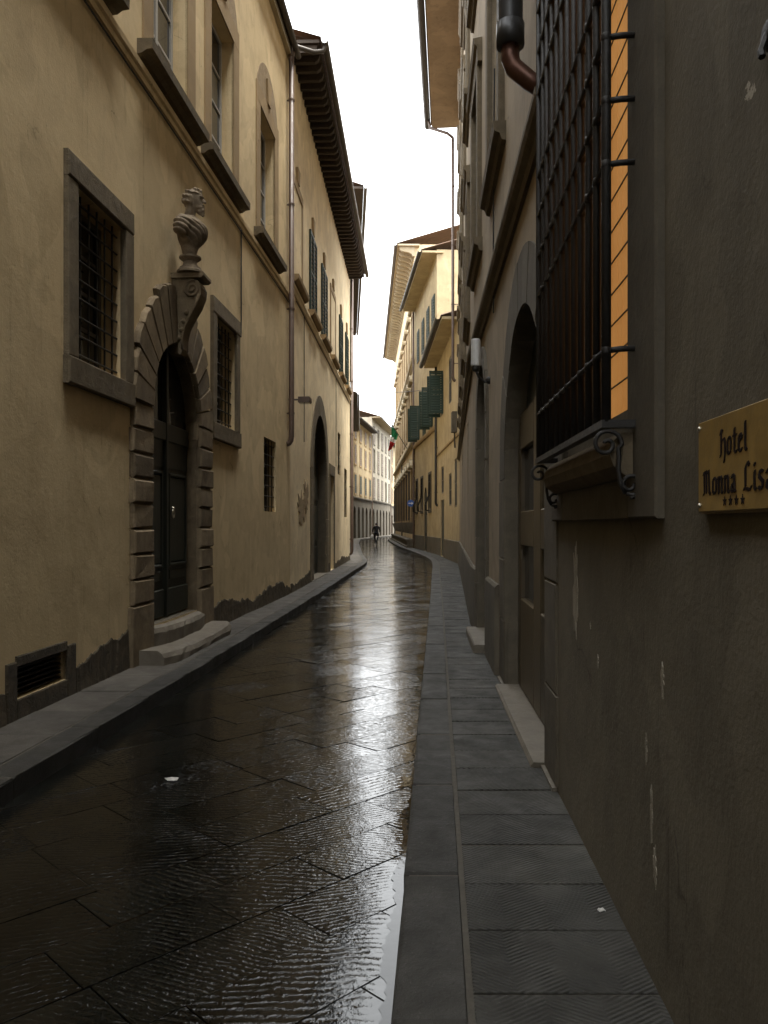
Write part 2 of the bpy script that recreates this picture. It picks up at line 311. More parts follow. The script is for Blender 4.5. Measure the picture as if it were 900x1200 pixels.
# ------------------------------------------------------------------ mesh helpers
class MB:
    def __init__(s): s.v = []; s.f = []; s.m = []
    def add(s, vs, fs, mi=0):
        n = len(s.v); s.v += [tuple(x) for x in vs]
        s.f += [tuple(i + n for i in f) for f in fs]; s.m += [mi] * len(fs)
    def hexa(s, q):          # 8 corners: bottom ring 0-3, top ring 4-7
        s.add(q, [(0, 1, 2, 3), (4, 7, 6, 5), (0, 4, 5, 1), (1, 5, 6, 2), (2, 6, 7, 3), (3, 7, 4, 0)])
    def box(s, W, d0, d1, z0, z1, p0, p1, ch=0.0, jit=0.0):
        """box in wall coordinates, its street face chamfered by ch"""
        j = (lambda: random.uniform(-jit, jit)) if jit else (lambda: 0.0)
        if ch <= 0:
            q = [W(d0, z0, p0), W(d1, z0, p0), W(d1, z1, p0), W(d0, z1, p0)] + \
                [W(d + j(), z + j(), p1 + j()) for d, z in ((d0, z0), (d1, z0), (d1, z1), (d0, z1))]
            s.hexa(q); return
        c4 = ((d0, z0, 1, 1), (d1, z0, -1, 1), (d1, z1, -1, -1), (d0, z1, 1, -1))
        a = [W(d, z, p0) for d, z, _, _ in c4]
        b = [W(d + j(), z + j(), p1 - ch) for d, z, _, _ in c4]
        c = [W(d + x * ch + j(), z + y * ch + j(), p1 + j()) for d, z, x, y in c4]
        fs = [(0, 1, 2, 3), (8, 11, 10, 9)]
        for i in range(4):
            k = (i + 1) % 4
            fs += [(i, i + 4, k + 4, k), (i + 4, i + 8, k + 8, k + 4)]
        s.add(a + b + c, fs)
    def prism(s, W, poly, p0, p1):       # poly in (d,z), extruded in p
        n = len(poly)
        vs = [W(d, z, p0) for d, z in poly] + [W(d, z, p1) for d, z in poly]
        s.add(vs, [tuple(range(n)), tuple(range(2 * n - 1, n - 1, -1))] + [(i, i + n, (i + 1) % n + n, (i + 1) % n) for i in range(n)])
    def profile(s, W, prof, d0, d1, taper=1.0):     # prof in (p,z), extruded in d
        n = len(prof)
        vs = [W(d0, z, p) for p, z in prof] + [W(d1, z, p) for p, z in prof]
        s.add(vs, [tuple(range(n)), tuple(range(2 * n - 1, n - 1, -1))] + [(i, i + n, (i + 1) % n + n, (i + 1) % n) for i in range(n)])
    def tube(s, pts, r, sides=8, cap=True):
        pts = [Vector(p) for p in pts]; n = len(pts); rings = []
        rs = r if isinstance(r, (list, tuple)) else [r] * n
        prev = None
        for i, p in enumerate(pts):
            t = (pts[min(i + 1, n - 1)] - pts[max(i - 1, 0)])
            if t.length < 1e-9: t = Vector((0, 0, 1))
            t.normalize()
            if prev is None:
                a = Vector((0, 0, 1)) if abs(t.z) < 0.9 else Vector((1, 0, 0))
                x = t.cross(a).normalized()
            else:
                x = (prev - t * prev.dot(t)).normalized()
            prev = x; y = t.cross(x)
            rings.append([p + (x * math.cos(2 * math.pi * k / sides) + y * math.sin(2 * math.pi * k / sides)) * rs[i] for k in range(sides)])
        vs = [v for rg in rings for v in rg]; fs = []
        for i in range(n - 1):
            for k in range(sides):
                k2 = (k + 1) % sides
                fs.append((i * sides + k, i * sides + k2, (i + 1) * sides + k2, (i + 1) * sides + k))
        if cap: fs += [tuple(range(sides - 1, -1, -1)), tuple((n - 1) * sides + k for k in range(sides))]
        s.add(vs, fs)
    def lathe(s, c, prof, seg=16, ax=None):   # prof (r,z) about vertical axis at c
        n = len(prof); vs = []
        for r, z in prof:
            for k in range(seg):
                a = 2 * math.pi * k / seg
                vs.append((c[0] + r * math.cos(a), c[1] + r * math.sin(a), c[2] + z))
        fs = []
        for i in range(n - 1):
            for k in range(seg):
                k2 = (k + 1) % seg; fs.append((i * seg + k, i * seg + k2, (i + 1) * seg + k2, (i + 1) * seg + k))
        fs += [tuple(range(seg - 1, -1, -1)), tuple((n - 1) * seg + k for k in range(seg))]
        s.add(vs, fs)
    def ball(s, c, r, seg=8, rings=5):
        prof = [(max(1e-4, r * math.sin(math.pi * i / rings)), -r * math.cos(math.pi * i / rings)) for i in range(rings + 1)]
        s.lathe(c, prof, seg)
    def build(s, name, mats, parent=None, smooth=False, recalc=True, origin=None):
        if not isinstance(mats, (list, tuple)): mats = [mats]
        v = np.array(s.v, float)
        lo, hi = v.min(0), v.max(0)
        c = Vector(((lo[0] + hi[0]) / 2, (lo[1] + hi[1]) / 2, (lo[2] + hi[2]) / 2 if parent else lo[2])) if origin is None else Vector(origin)
        me = bpy.data.meshes.new(name)
        me.from_pydata([tuple(x) for x in (v - np.array(c))], [], s.f)
        for m in mats: me.materials.append(MT[m])
        if len(mats) > 1: me.polygons.foreach_set('material_index', s.m)
        if recalc:
            bm = bmesh.new(); bm.from_mesh(me); bmesh.ops.recalc_face_normals(bm, faces=bm.faces); bm.to_mesh(me); bm.free()
        if smooth: me.polygons.foreach_set('use_smooth', [True] * len(me.polygons))
        me.update()
        o = bpy.data.objects.new(name, me); col.objects.link(o)
        WPOS[o.name] = c
        if parent is not None:
            o.parent = parent; o.location = c - WPOS[parent.name]
        else: o.location = c
        return o
WPOS = {}
def thing(name, loc, label, cat, group=None):
    o = bpy.data.objects.new(name, None); col.objects.link(o); o.location = loc
    o.empty_display_size = 0.3; WPOS[o.name] = Vector(loc)
    o['label'] = label; o['category'] = cat
    if group: o['group'] = group
    return o
def tag(o, label, cat, group=None):
    o['label'] = label; o['category'] = cat
    if group: o['group'] = group
    return o
def structure(o): o['kind'] = 'structure'; return o

class Wall:
    """facade plane: plan line X = c + k*Y; s=+1 faces +X (left side of the street), -1 faces -X.
    coordinates: d = distance along the street, z = height, p = how far proud of the plaster"""
    def __init__(s, c, k, sgn): s.c, s.k, s.s = c, k, sgn; s.L = math.sqrt(1 + k * k)
    def __call__(s, d, z, p=0.0):
        return (s.c + s.k * d + s.s * p / s.L, d - s.s * s.k * p / s.L, z)

WL1 = Wall(-3.22, 0.0694, 1); WL2 = Wall(-2.63, 0.0353, 1); WL3 = Wall(0.11, -0.046, 1)
WL3b = Wall(-0.97, -0.028, 1); WL4 = Wall(-13.82, 0.125, 1)
WR1 = Wall(0.742, 0.05, -1); WR1b = Wall(0.346, 0.083, -1); WR2 = Wall(3.45, -0.02, -1)
WR3 = Wall(5.21, -0.064, -1); WR4 = Wall(3.10, -0.0226, -1)

def arch_pts(a, b, zb, n=14):
    r = (b - a) / 2; c = (a + b) / 2; zs = zb - r
    return [(c - r * math.cos(math.pi * i / n), zs + r * math.sin(math.pi * i / n)) for i in range(n + 1)]

def facade(W, d0, d1, z0, z1, holes, mb, back=6.0, ends=True):
    """plaster skin with real openings; holes: (a,b,za,zb,arch,depth)"""
    ds = sorted(set([d0, d1] + [h[0] for h in holes] + [h[1] for h in holes]))
    zs = sorted(set([z0, z1] + [h[2] for h in holes] + [h[3] for h in holes]))
    ds = [x for x in ds if d0 <= x <= d1]; zs = [x for x in zs if z0 <= x <= z1]
    for i in range(len(ds) - 1):
        for j in range(len(zs) - 1):
            cd, cz = (ds[i] + ds[i + 1]) / 2, (zs[j] + zs[j + 1]) / 2
            if any(h[0] < cd < h[1] and h[2] < cz < h[3] for h in holes): continue
            mb.add([W(ds[i], zs[j]), W(ds[i + 1], zs[j]), W(ds[i + 1], zs[j + 1]), W(ds[i], zs[j + 1])], [(0, 1, 2, 3)])
    for a, b, za, zb, arch, dep in holes:
        if arch:
            ap = arch_pts(a, b, zb); n = len(ap); h = n // 2
            for i in range(h): mb.add([W(a, zb), W(*ap[i]), W(*ap[i + 1])], [(0, 1, 2)])
            for i in range(h, n - 1): mb.add([W(b, zb), W(*ap[i]), W(*ap[i + 1])], [(0, 1, 2)])
            path = [(a, za)] + ap + [(b, za)]
        else: path = [(a, za), (a, zb), (b, zb), (b, za)]
        path = path + [path[0]]
        for i in range(len(path) - 1):
            q, r = path[i], path[i + 1]
            mb.add([W(*q, 0), W(*r, 0), W(*r, -dep), W(*q, -dep)], [(0, 1, 2, 3)], 1 if arch else 0)
    if ends:
        for d in (d0, d1):
            mb.add([W(d, z0, 0), W(d, z1, 0), W(d, z1, -back), W(d, z0, -back)], [(0, 1, 2, 3)])
        mb.add([W(d0, z0, -back), W(d1, z0, -back), W(d1, z1, -back), W(d0, z1, -back)], [(0, 1, 2, 3)])

def casement(W, bld, a, b, za, zb, p=-0.14, mat='frame', rows=3, leaves=2, fw=0.06, name='window', gl='glass'):
    """frame with panes set into an opening; returns the window part"""
    mb = MB()
    mb.box(W, a, a + fw, za, zb, p - 0.03, p + 0.03); mb.box(W, b - fw, b, za, zb, p - 0.03, p + 0.03)
    mb.box(W, a + fw, b - fw, zb - fw, zb, p - 0.03, p + 0.028); mb.box(W, a + fw, b - fw, za, za + fw, p - 0.03, p + 0.028)
    w = (b - a - 2 * fw) / leaves; hh = (zb - za - 2 * fw) / rows
    for i in range(1, leaves):
        x = a + fw + i * w; mb.box(W, x - fw * 0.6, x + fw * 0.6, za + fw, zb - fw, p - 0.03, p + 0.034)
    for i in range(leaves):
        x0 = a + fw + i * w + (fw * 0.6 if i else 0); x1 = a + fw + (i + 1) * w - (fw * 0.6 if i < leaves - 1 else 0)
        for j in range(1, rows):
            z = za + fw + j * hh; mb.box(W, x0, x1, z - 0.016, z + 0.016, p - 0.02, p + 0.022)
    o = mb.build(name, mat, bld)
    for i in range(leaves):
        x0 = a + fw + i * w; x1 = x0 + w
        for j in range(rows):
            z0 = za + fw + j * hh; g = MB()
            t = random.uniform(-0.004, 0.004)
            g.box(W, x0 + 0.001, x1 - 0.001, z0 + 0.001, z0 + hh - 0.001, p - 0.012, p + 0.002 + t)
            g.build('pane', gl, o)
    return o
def part_box(name, mat, parent, W, *a, **k):
    mb = MB(); mb.box(W, *a, **k); return mb.build(name, mat, parent)
def leaf(W, par, a, b, za, zb, p, mat, slats=18, name='shutter'):
    mb = MB(); f = 0.07
    mb.box(W, a, a + f, za, zb, p, p + 0.045); mb.box(W, b - f, b, za, zb, p, p + 0.045)
    mb.box(W, a + f, b - f, za, za + f, p, p + 0.043); mb.box(W, a + f, b - f, zb - f, zb, p, p + 0.043)
    zm = (za + zb) / 2; mb.box(W, a + f, b - f, zm - f / 2, zm + f / 2, p, p + 0.043)
    n = slats; h = (zb - za - 2 * f) / n
    for i in range(n):
        z = za + f + i * h
        if abs(z + h / 2 - zm) < f * 0.6: continue
        pr = [(p + 0.004, z + h * 0.75), (p + 0.036, z + 0.05 * h), (p + 0.040, z + 0.22 * h), (p + 0.010, z + h * 0.95)]
        mb.profile(W, pr, a + f, b - f)
    return mb.build(name, mat, par)
class Side(Wall):
    """plane at right angles to a wall at distance d (an opened shutter): d' runs outwards"""
    def __init__(s, W, d, sgn): s.W, s.d, s.g = W, d, sgn
    def __call__(s, d, z, p=0.0): return s.W(s.d + s.g * p, z, d)
def shutters(W, par, a, b, za, zb, mat='shutter', state='closed', slats=18, p=0.01):
    m = (a + b) / 2
    if state == 'closed':
        leaf(W, par, a, m - 0.006, za, zb, p, mat, slats); leaf(W, par, m + 0.006, b, za, zb, p, mat, slats)
    elif state == 'flat':
        w = m - a
        leaf(W, par, a - w - 0.03, a - 0.03, za, zb, 0.03, mat, slats); leaf(W, par, b + 0.03, b + w + 0.03, za, zb, 0.03, mat, slats)
    elif state == 'open':
        w = m - a
        leaf(Side(W, a, -1), par, 0.02, w, za, zb, 0.01, mat, slats); leaf(Side(W, b, 1), par, 0.02, w, za, zb, 0.01, mat, slats)
def bars(W, par, a, b, za, zb, nv, nh, p, r=0.011):
    for i in range(nv):
        d = a + (b - a) * (i + 0.5) / nv; mb = MB()
        mb.tube([W(d, za, p), W(d, zb, p)], r, 6); mb.build('bar', 'iron', par)
    for j in range(nh):
        z = za + (zb - za) * (j + 0.5) / nh; mb = MB()
        mb.tube([W(a, z, p + r * 1.2), W(b, z, p + r * 1.2)], r, 6); mb.build('bar', 'iron', par)
def stone_frame(W, par, a, b, za, zb, w=0.2, p=0.05, mat='serena', sill=True, jit=0.004):
    part_box('jamb', mat, par, W, a - w, a, za, zb, -0.02, p, ch=0.012, jit=jit)
    part_box('jamb', mat, par, W, b, b + w, za, zb, -0.02, p, ch=0.012, jit=jit)
    part_box('lintel', mat, par, W, a - w, b + w, zb + 0.002, zb + w * 1.15, -0.02, p + 0.004, ch=0.012, jit=jit)
    part_box('sill', mat, par, W, a - w - 0.01, b + w + 0.01, za - w * 1.2, za - 0.002, -0.02, p + 0.012, ch=0.012, jit=jit)

def roof_sheet(W, d0, d1, z, o, run, slope, mb):
    """corrugated clay-tile roof rising from the eave at p=o"""
    step = 0.11; n = max(2, int((d1 - d0) / step)); vs = []; fs = []
    for i in range(n + 1):
        d = d0 + (d1 - d0) * i / n; h = 0.05 if i % 2 else 0.0
        vs += [W(d, z + h, o), W(d, z + h + slope * run, o - run), W(d, z - 0.03, o)]
    for i in range(n):
        fs += [(3 * i, 3 * i + 3, 3 * i + 4, 3 * i + 1), (3 * i + 2, 3 * i + 5, 3 * i + 3, 3 * i)]
    mb.add(vs, fs)
def eave(W, bld, d0, d1, z, o, soffit='soffit', gut='gutter', run=5.0, slope=0.3, thick=0.10, gr=0.075, rafters=0, brackets=0, deck='dark_wood'):
    mb = MB(); mb.box(W, d0, d1, z, z + thick, -0.3, o); e = mb.build('eave', soffit if not rafters else deck, bld)
    mb = MB(); roof_sheet(W, d0 - 0.05, d1 + 0.05, z + thick + 0.035, o + 0.04, run, slope, mb); mb.build('roof', 'tile', bld, recalc=False)
    mb = MB()
    pr = [(o + 0.045 + gr * 1.0 + gr * math.cos(t), z + thick - 0.01 + gr * math.sin(t)) for t in [math.pi + math.pi * i / 8 for i in range(9)]]
    pr2 = [(o + 0.045 + gr + (gr - 0.012) * math.cos(t), z + thick - 0.01 + (gr - 0.012) * math.sin(t)) for t in [2 * math.pi - math.pi * i / 8 for i in range(9)]]
    mb.profile(W, pr + pr2, d0, d1); mb.build('gutter', gut, bld)
    if rafters:
        n = int((d1 - d0) / rafters)
        for i in range(n):
            d = d0 + 0.12 + i * rafters; j = random.uniform(-0.012, 0.012); mb = MB()
            pr = [(-0.02, z - 0.17), (o - 0.14 + j, z - 0.17), (o - 0.07 + j, z - 0.12), (o - 0.03 + j, z - 0.004), (-0.02, z - 0.004)]
            mb.profile(W, pr, d - 0.055 + j * 0.4, d + 0.055 + j * 0.4); mb.build('rafter', 'dark_wood', e)
    if brackets:
        n = int((d1 - d0) / brackets)
        for i in range(n):
            d = d0 + 0.3 + i * brackets; mb = MB()
            pr = [(-0.02, z - 0.62), (0.12, z - 0.6), (0.2, z - 0.46), (0.42, z - 0.36), (o - 0.3, z - 0.3), (o - 0.16, z - 0.2), (o - 0.12, z - 0.004), (-0.02, z - 0.004)]
            mb.profile(W, pr, d - 0.11, d + 0.11); mb.build('bracket', 'soffit', e)
    return e
def downpipe(W, bld, d, z0, z1, p=0.1, r=0.05, mat='pipe', foot=True, clips=True):
    mb = MB(); pts = [W(d, z1, p), W(d, z0 + 0.12, p)]
    if foot: pts += [W(d, z0 + 0.03, p - 0.012), W(d, z0 - 0.03, p - 0.05), W(d, z0 - 0.05, p - 0.1)]
    mb.tube(pts, r, 10); o = mb.build('downpipe', mat, bld, smooth=True)
    if clips:
        z = z0 + 0.6
        while z < z1:
            c = MB(); c.tube([W(d, z - 0.02, p), W(d, z + 0.02, p)], r * 1.18, 10); c.box(W, d - 0.012, d + 0.012, z - 0.012, z + 0.012, 0, p)
            c.build('clip', mat, o); z += 2.2
    return o

# ------------------------------------------------------------------ street: kerb lines
KL = [(-34, -4.6), (-4, -2.72), (4.5, -2.18), (9.4, -1.87), (17, -1.43), (25, -1.02), (31, -0.72), (34, -0.72), (40, -1.05), (50, -1.45), (60, -1.85), (75, -2.3), (85, -2.3), (95, -1.05), (110, 0.8), (140, 4.5)]
KR = [(-34, -2.2), (-4, -0.40), (2.56, 0.033), (5.87, 0.25), (12, 0.66), (17.6, 1.03), (25, 1.5), (30, 1.82), (34, 1.97), (38, 1.93), (45, 1.6), (55, 1.05), (65, 0.72), (75, 0.5), (85, 0.45), (95, 2.0), (110, 5.0), (140, 10)]
def interp(K, y):
    if y <= K[0][0]: return K[0][1]
    for i in range(len(K) - 1):
        if K[i][0] <= y <= K[i + 1][0]:
            y0, x0 = K[i]; y1, x1 = K[i + 1]; t = (y - y0) / (y1 - y0)
            def sl(a, b): return (K[b][1] - K[a][1]) / (K[b][0] - K[a][0])
            m0 = sl(max(i - 1, 0), i + 1); m1 = sl(i, min(i + 2, len(K) - 1)); h = y1 - y0
            return (2*t**3 - 3*t*t + 1) * x0 + (t**3 - 2*t*t + t) * h * m0 + (-2*t**3 + 3*t*t) * x1 + (t**3 - t*t) * h * m1
    return K[-1][1]
xl = lambda y: interp(KL, y)
xr = lambda y: interp(KR, y)
def wall_l(y):
    for W, e in ((WL1, 17.2), (WL2, 33.7), (WL3, 60), (WL3b, 84), (WL4, 200)):
        if y <= e: return W.c + W.k * y
def wall_r(y):
    for W, e in ((WR1, 12), (WR1b, 30), (WR2, 40), (WR3, 51), (WR4, 85)):
        if y <= e: return W.c + W.k * y
    return xr(y) + 0.9

mb = MB(); mb.add([(-400, -400, -0.06), (400, -400, -0.06), (400, 600, -0.06), (-400, 600, -0.06)], [(0, 1, 2, 3)])
structure(mb.build('ground', 'ground'))
# road bed (joints between the slabs show it)
mb = MB(); ys = [-34 + i * 1.0 for i in range(175)]
vs = [];
for y in ys: vs += [(xl(y) - 0.05, y, -0.014), (xr(y) + 0.05, y, -0.014)]
mb.add(vs, [(2 * i, 2 * i + 1, 2 * i + 3, 2 * i + 2) for i in range(len(ys) - 1)])
road = structure(mb.build('road', 'joint', recalc=False))

def clip(poly, px, py, nx, ny):
    out = []
    for i in range(len(poly)):
        a, b = poly[i], poly[(i + 1) % len(poly)]
        da = (a[0] - px) * nx + (a[1] - py) * ny; db = (b[0] - px) * nx + (b[1] - py) * ny
        if da >= 0: out.append(a)
        if (da >= 0) != (db >= 0):
            t = da / (da - db); out.append((a[0] + (b[0] - a[0]) * t, a[1] + (b[1] - a[1]) * t))
    return out
def slab_geo(mb, poly, ztop, zbot, ch=0.003, tilt=None):
    n = len(poly); cx = sum(p[0] for p in poly) / n; cyy = sum(p[1] for p in poly) / n
    tx, ty = tilt or (0, 0)
    zt = lambda x, y: ztop + (x - cx) * tx + (y - cyy) * ty
    ins = []
    for x, y in poly:
        dx, dy = cx - x, cyy - y; l = math.hypot(dx, dy) or 1; k = min(ch * 1.35, l * 0.4)
        ins.append((x + dx / l * k, y + dy / l * k))
    vs = [(x, y, zbot) for x, y in poly] + [(x, y, zt(x, y) - ch * 0.7) for x, y in poly] + [(x, y, zt(x, y)) for x, y in ins]
    fs = [tuple(range(2 * n, 3 * n))]
    for i in range(n):
        k = (i + 1) % n
        fs += [(i, k, k + n, i + n), (i + n, k + n, k + 2 * n, i + 2 * n)]
    mb.add(vs, fs)
def road_slabs():
    u = (math.cos(R(45)), math.sin(R(45))); v = (-u[1], u[0]); w = 0.335; g = 0.0016
    far = MB(); cnt = 0; rows = []
    for r in range(-70, 245):
        s = -40 + random.uniform(0, 0.7)
        while s < 90:
            ln = random.uniform(0.5, 0.95)
            rows.append((r * w, s, ln)); s += ln
    cand = []
    for t0, s, ln in rows:
        cx = u[0] * (s + ln / 2) + v[0] * (t0 + w / 2); cyy = u[1] * (s + ln / 2) + v[1] * (t0 + w / 2)
        if cyy < -1.0 or cyy > 104: continue
        if cx < xl(cyy) - 0.5 or cx > xr(cyy) + 0.5: continue
        q = [(s + g, t0 + g), (s + ln - g, t0 + g), (s + ln - g, t0 + w - g), (s + g, t0 + w - g)]
        poly = [(u[0] * a + v[0] * b, u[1] * a + v[1] * b) for a, b in q]
        e = 0.4
        sl_ = (xl(cyy + e) - xl(cyy - e)) / (2 * e); poly = clip(poly, xl(cyy) + 0.012, cyy, 1, -sl_)
        if len(poly) < 3: continue
        sr_ = (xr(cyy + e) - xr(cyy - e)) / (2 * e); poly = clip(poly, xr(cyy) - 0.012, cyy, -1, sr_)
        if len(poly) < 3: continue
        A = abs(sum(poly[i][0] * poly[(i + 1) % len(poly)][1] - poly[(i + 1) % len(poly)][0] * poly[i][1] for i in range(len(poly)))) / 2
        if A < 0.004: continue
        cand.append((cyy, poly, A))
    cand.sort(key=lambda c: c[0])
    k = 0
    for cyy, poly, A in cand:
        zt = random.uniform(-0.0015, 0.002); tl = (random.gauss(0, 0.003), random.gauss(0, 0.004))
        if k < 290 and cyy > 1.2 and A > 0.02:
            m = MB(); slab_geo(m, poly, zt, -0.03, tilt=tl); m.build('paving_slab', 'road', road, recalc=False); k += 1
        else: slab_geo(far, poly, zt, -0.03, tilt=tl)
    o = far.build('far_paving', 'road_far', road, recalc=False); o['kind'] = 'stuff'
    m = MB(); ys = [104 + i for i in range(37)]; vs = []
    for y in ys: vs += [(xl(y), y, 0.0), (xr(y), y, 0.0)]
    m.add(vs, [(2 * i, 2 * i + 1, 2 * i + 3, 2 * i + 2) for i in range(len(ys) - 1)])
    m.build('far_road_surface', 'road_far', road, recalc=False)
road_slabs()

def gutter_puddle():
    m, t, b = new_mat('gutter_water'); p = pos(t)
    b.inputs['Base Color'].default_value = (0.006, 0.007, 0.006, 1); b.inputs['IOR'].default_value = 1.33
    L(t, rng(t, noise(t, p, 9, 3), 0.3, 0.7, 0.02, 0.06), b.inputs['Roughness']); bump(t, b, noise(t, p, 14, 2), 0.0015, 0.4)
    MT['water'] = m
    rr = random.Random(9); g = MB(); n = 190; vs = []; j = 0
    for i in range(n + 1):
        y = 1.5 + 4.6 * i / n; j = 0.6 * j + rr.uniform(-0.012, 0.012)
        w = max(0.004, 0.075 * (1 - (y - 1.5) / 4.7) ** 0.7 + j + 0.012 * math.sin(y * 9))
        vs += [(xr(y) - 0.001, y, 0.0024), (xr(y) - w, y, 0.0024)]
    g.add(vs, [(2 * i, 2 * i + 2, 2 * i + 3, 2 * i + 1) for i in range(n)])
    structure(g.build('water', 'water', recalc=False))
gutter_puddle()

def sidewalk(name, kx, wx, side, kw, step, mat, base_mat, cols=1):
    KH = 0.12
    ys = [-34 + i * 0.5 for i in range(int((139 + 34) / 0.5))]
    m = MB(); vs = []
    for y in ys:
        k = kx(y); w = wx(y) + (0.4 if side > 0 else -0.4)
        vs += [(k + side * 0.02, y, -0.02), (k + side * 0.02, y, KH - 0.006), (w, y, KH - 0.006)]
    fs = []
    for i in range(len(ys) - 1):
        a = 3 * i; fs += [(a, a + 3, a + 4, a + 1), (a + 1, a + 4, a + 5, a + 2)]
    m.add(vs, fs); sw = structure(m.build(name, base_mat, recalc=False))
    far = MB()
    y = -1.5
    while y < 62:                    # kerb stones
        ln = random.uniform(0.8, 1.25); y1 = min(y + ln, 62); g = 0.005
        zt = KH + random.uniform(-0.004, 0.004)
        a, b = y + g, y1 - g; mid = (a + b) / 2
        poly = [(kx(a) + random.uniform(-.004, .004), a), (kx(mid), mid), (kx(b) + random.uniform(-.004, .004), b), (kx(b) + side * kw, b), (kx(a) + side * kw, a)]
        if side < 0: poly = poly[::-1]
        if y < 45: mm = MB(); slab_geo(mm, poly, zt, -0.03, ch=0.014); mm.build('kerb_stone', 'kerb', sw)
        else: slab_geo(far, poly, zt, -0.03, ch=0.014)
        y = y1
    y = -1.5
    while y < 62:
        ln = step * random.uniform(0.94, 1.06); y1 = y + ln; g = 0.006
        for c in range(cols):
            a, b = y + g, y1 - g; f0, f1 = c / cols, (c + 1) / cols
            def X(yy, f): i0 = kx(yy) + side * (kw + 0.022); i1 = wx(yy) + side * 0.02; return i0 + (i1 - i0) * f
            poly = [(X(a, f0) + (g * side if c else 0), a), (X(b, f0) + (g * side if c else 0), b), (X(b, f1), b), (X(a, f1), a)]
            zt = KH + random.uniform(-0.002, 0.003); tl = (random.gauss(0, .003), random.gauss(0, .004))
            if side > 0: poly = poly[::-1]
            if y < 45: mm = MB(); slab_geo(mm, poly, zt, 0.06, ch=0.004, tilt=tl); mm.build('flagstone', mat, sw)
            else: slab_geo(far, poly, zt, 0.06, ch=0.007)
        y = y1
    o = far.build('far_flags', mat, sw); o['kind'] = 'stuff'
    return sw
sidewalk('left_sidewalk', xl, wall_l, -1, 0.20, 0.72, 'flag_l', 'mortar')
sidewalk('right_sidewalk', xr, wall_r, 1, 0.23, 0.40, 'flag', 'mortar')

# ------------------------------------------------------------------ L1: ochre palazzo with the portal
b1 = thing('ochre_palazzo', (-3.0, 4, 0.0), 'ochre plastered palazzo with rusticated portal, grated stone windows and sill ledges', 'building')
GW = [(-3.9, -2.85), (-0.6, 0.45), (2.7, 3.75), (7.04, 8.11), (11.42, 12.55)]         # grated ground floor windows
UW = [(-5.2, -3.95), (-2.2, -0.95), (0.8, 2.05), (3.6, 4.85), (6.2, 7.45), (8.94, 10.18), (11.22, 12.46), (14.29, 15.58)]
PC, PR, PT = 9.73, 0.875, 3.78
holes = [(a, b, 3.06, 4.60, False, 0.30) for a, b in GW] + [(a, b, 6.80, 9.12, False, 0.30) for a, b in UW]
holes += [(PC - PR, PC + PR, 0.47, PT, True, 0.24), (14.65, 15.75, 1.85, 3.22, False, 0.22), (6.06, 6.88, 0.27, 0.52, False, 0.35)]
m = MB(); facade(WL1, -34, 17.2, -0.05, 11.75, holes, m); m.build('wall', ['ochre', 'trim'], b1)
eave(WL1, b1, -34, 17.1, 11.5, 0.10, thick=0.12, gr=0.06)
# string course (two fillets) under the sills
m = MB(); m.profile(WL1, [(0, 6.38), (0.025, 6.38), (0.03, 6.44), (0.055, 6.46), (0.06, 6.52), (0, 6.54)], -14, 17.15)
m.build('string_course', 'ochre', b1)
for a, b in UW:
    w = casement(WL1, b1, a + 0.03, b - 0.03, 6.83, 9.1, p=-0.2, mat='frame', rows=4)
    # flat brown surround with a relieving lunette
    for (x0, x1) in ((a - 0.3, a), (b, b + 0.3)): part_box('jamb', 'surround', w, WL1, x0, x1, 6.78, 9.12, -0.02, 0.022)
    cx = (a + b) / 2; r = (b - a) / 2 + 0.3
    m = MB(); m.prism(WL1, [(cx - r * math.cos(math.pi * i / 18), 9.125 + 0.98 * math.sin(math.pi * i / 18)) for i in range(19)], -0.02, 0.012); m.build('lunette', 'rubble_patch', w)
    part_box('lintel', 'surround', w, WL1, a - 0.3, b + 0.3, 9.122, 9.42, -0.01, 0.024)
    m = MB(); m.prism(WL1, [(cx - 0.10, 9.42), (cx + 0.10, 9.42), (cx + 0.17, 9.85), (cx - 0.17, 9.85)], -0.01, 0.05); m.build('keystone', 'surround', w)
    m = MB(); m.profile(WL1, [(0, 6.62), (0.05, 6.625), (0.10, 6.66), (0.17, 6.67), (0.175, 6.775), (-0.05, 6.785)], a - 0.44, b + 0.42); m.build('sill', 'sillstone', w)
for a, b in GW:
    w = casement(WL1, b1, a + 0.02, b - 0.02, 3.08, 4.58, p=-0.24, mat='frame_dark', rows=4)
    stone_frame(WL1, w, a, b, 3.06, 4.60, 0.2, 0.05, 'serena')
    bars(WL1, w, a, b, 3.06, 4.60, 6, 9, -0.07, 0.010)
w = casement(WL1, b1, 14.67, 15.73, 1.87, 3.2, p=-0.19, mat='frame_dark', rows=3); bars(WL1, w, 14.65, 15.75, 1.85, 3.22, 4, 7, -0.06, 0.010)

# portal
por = MB()
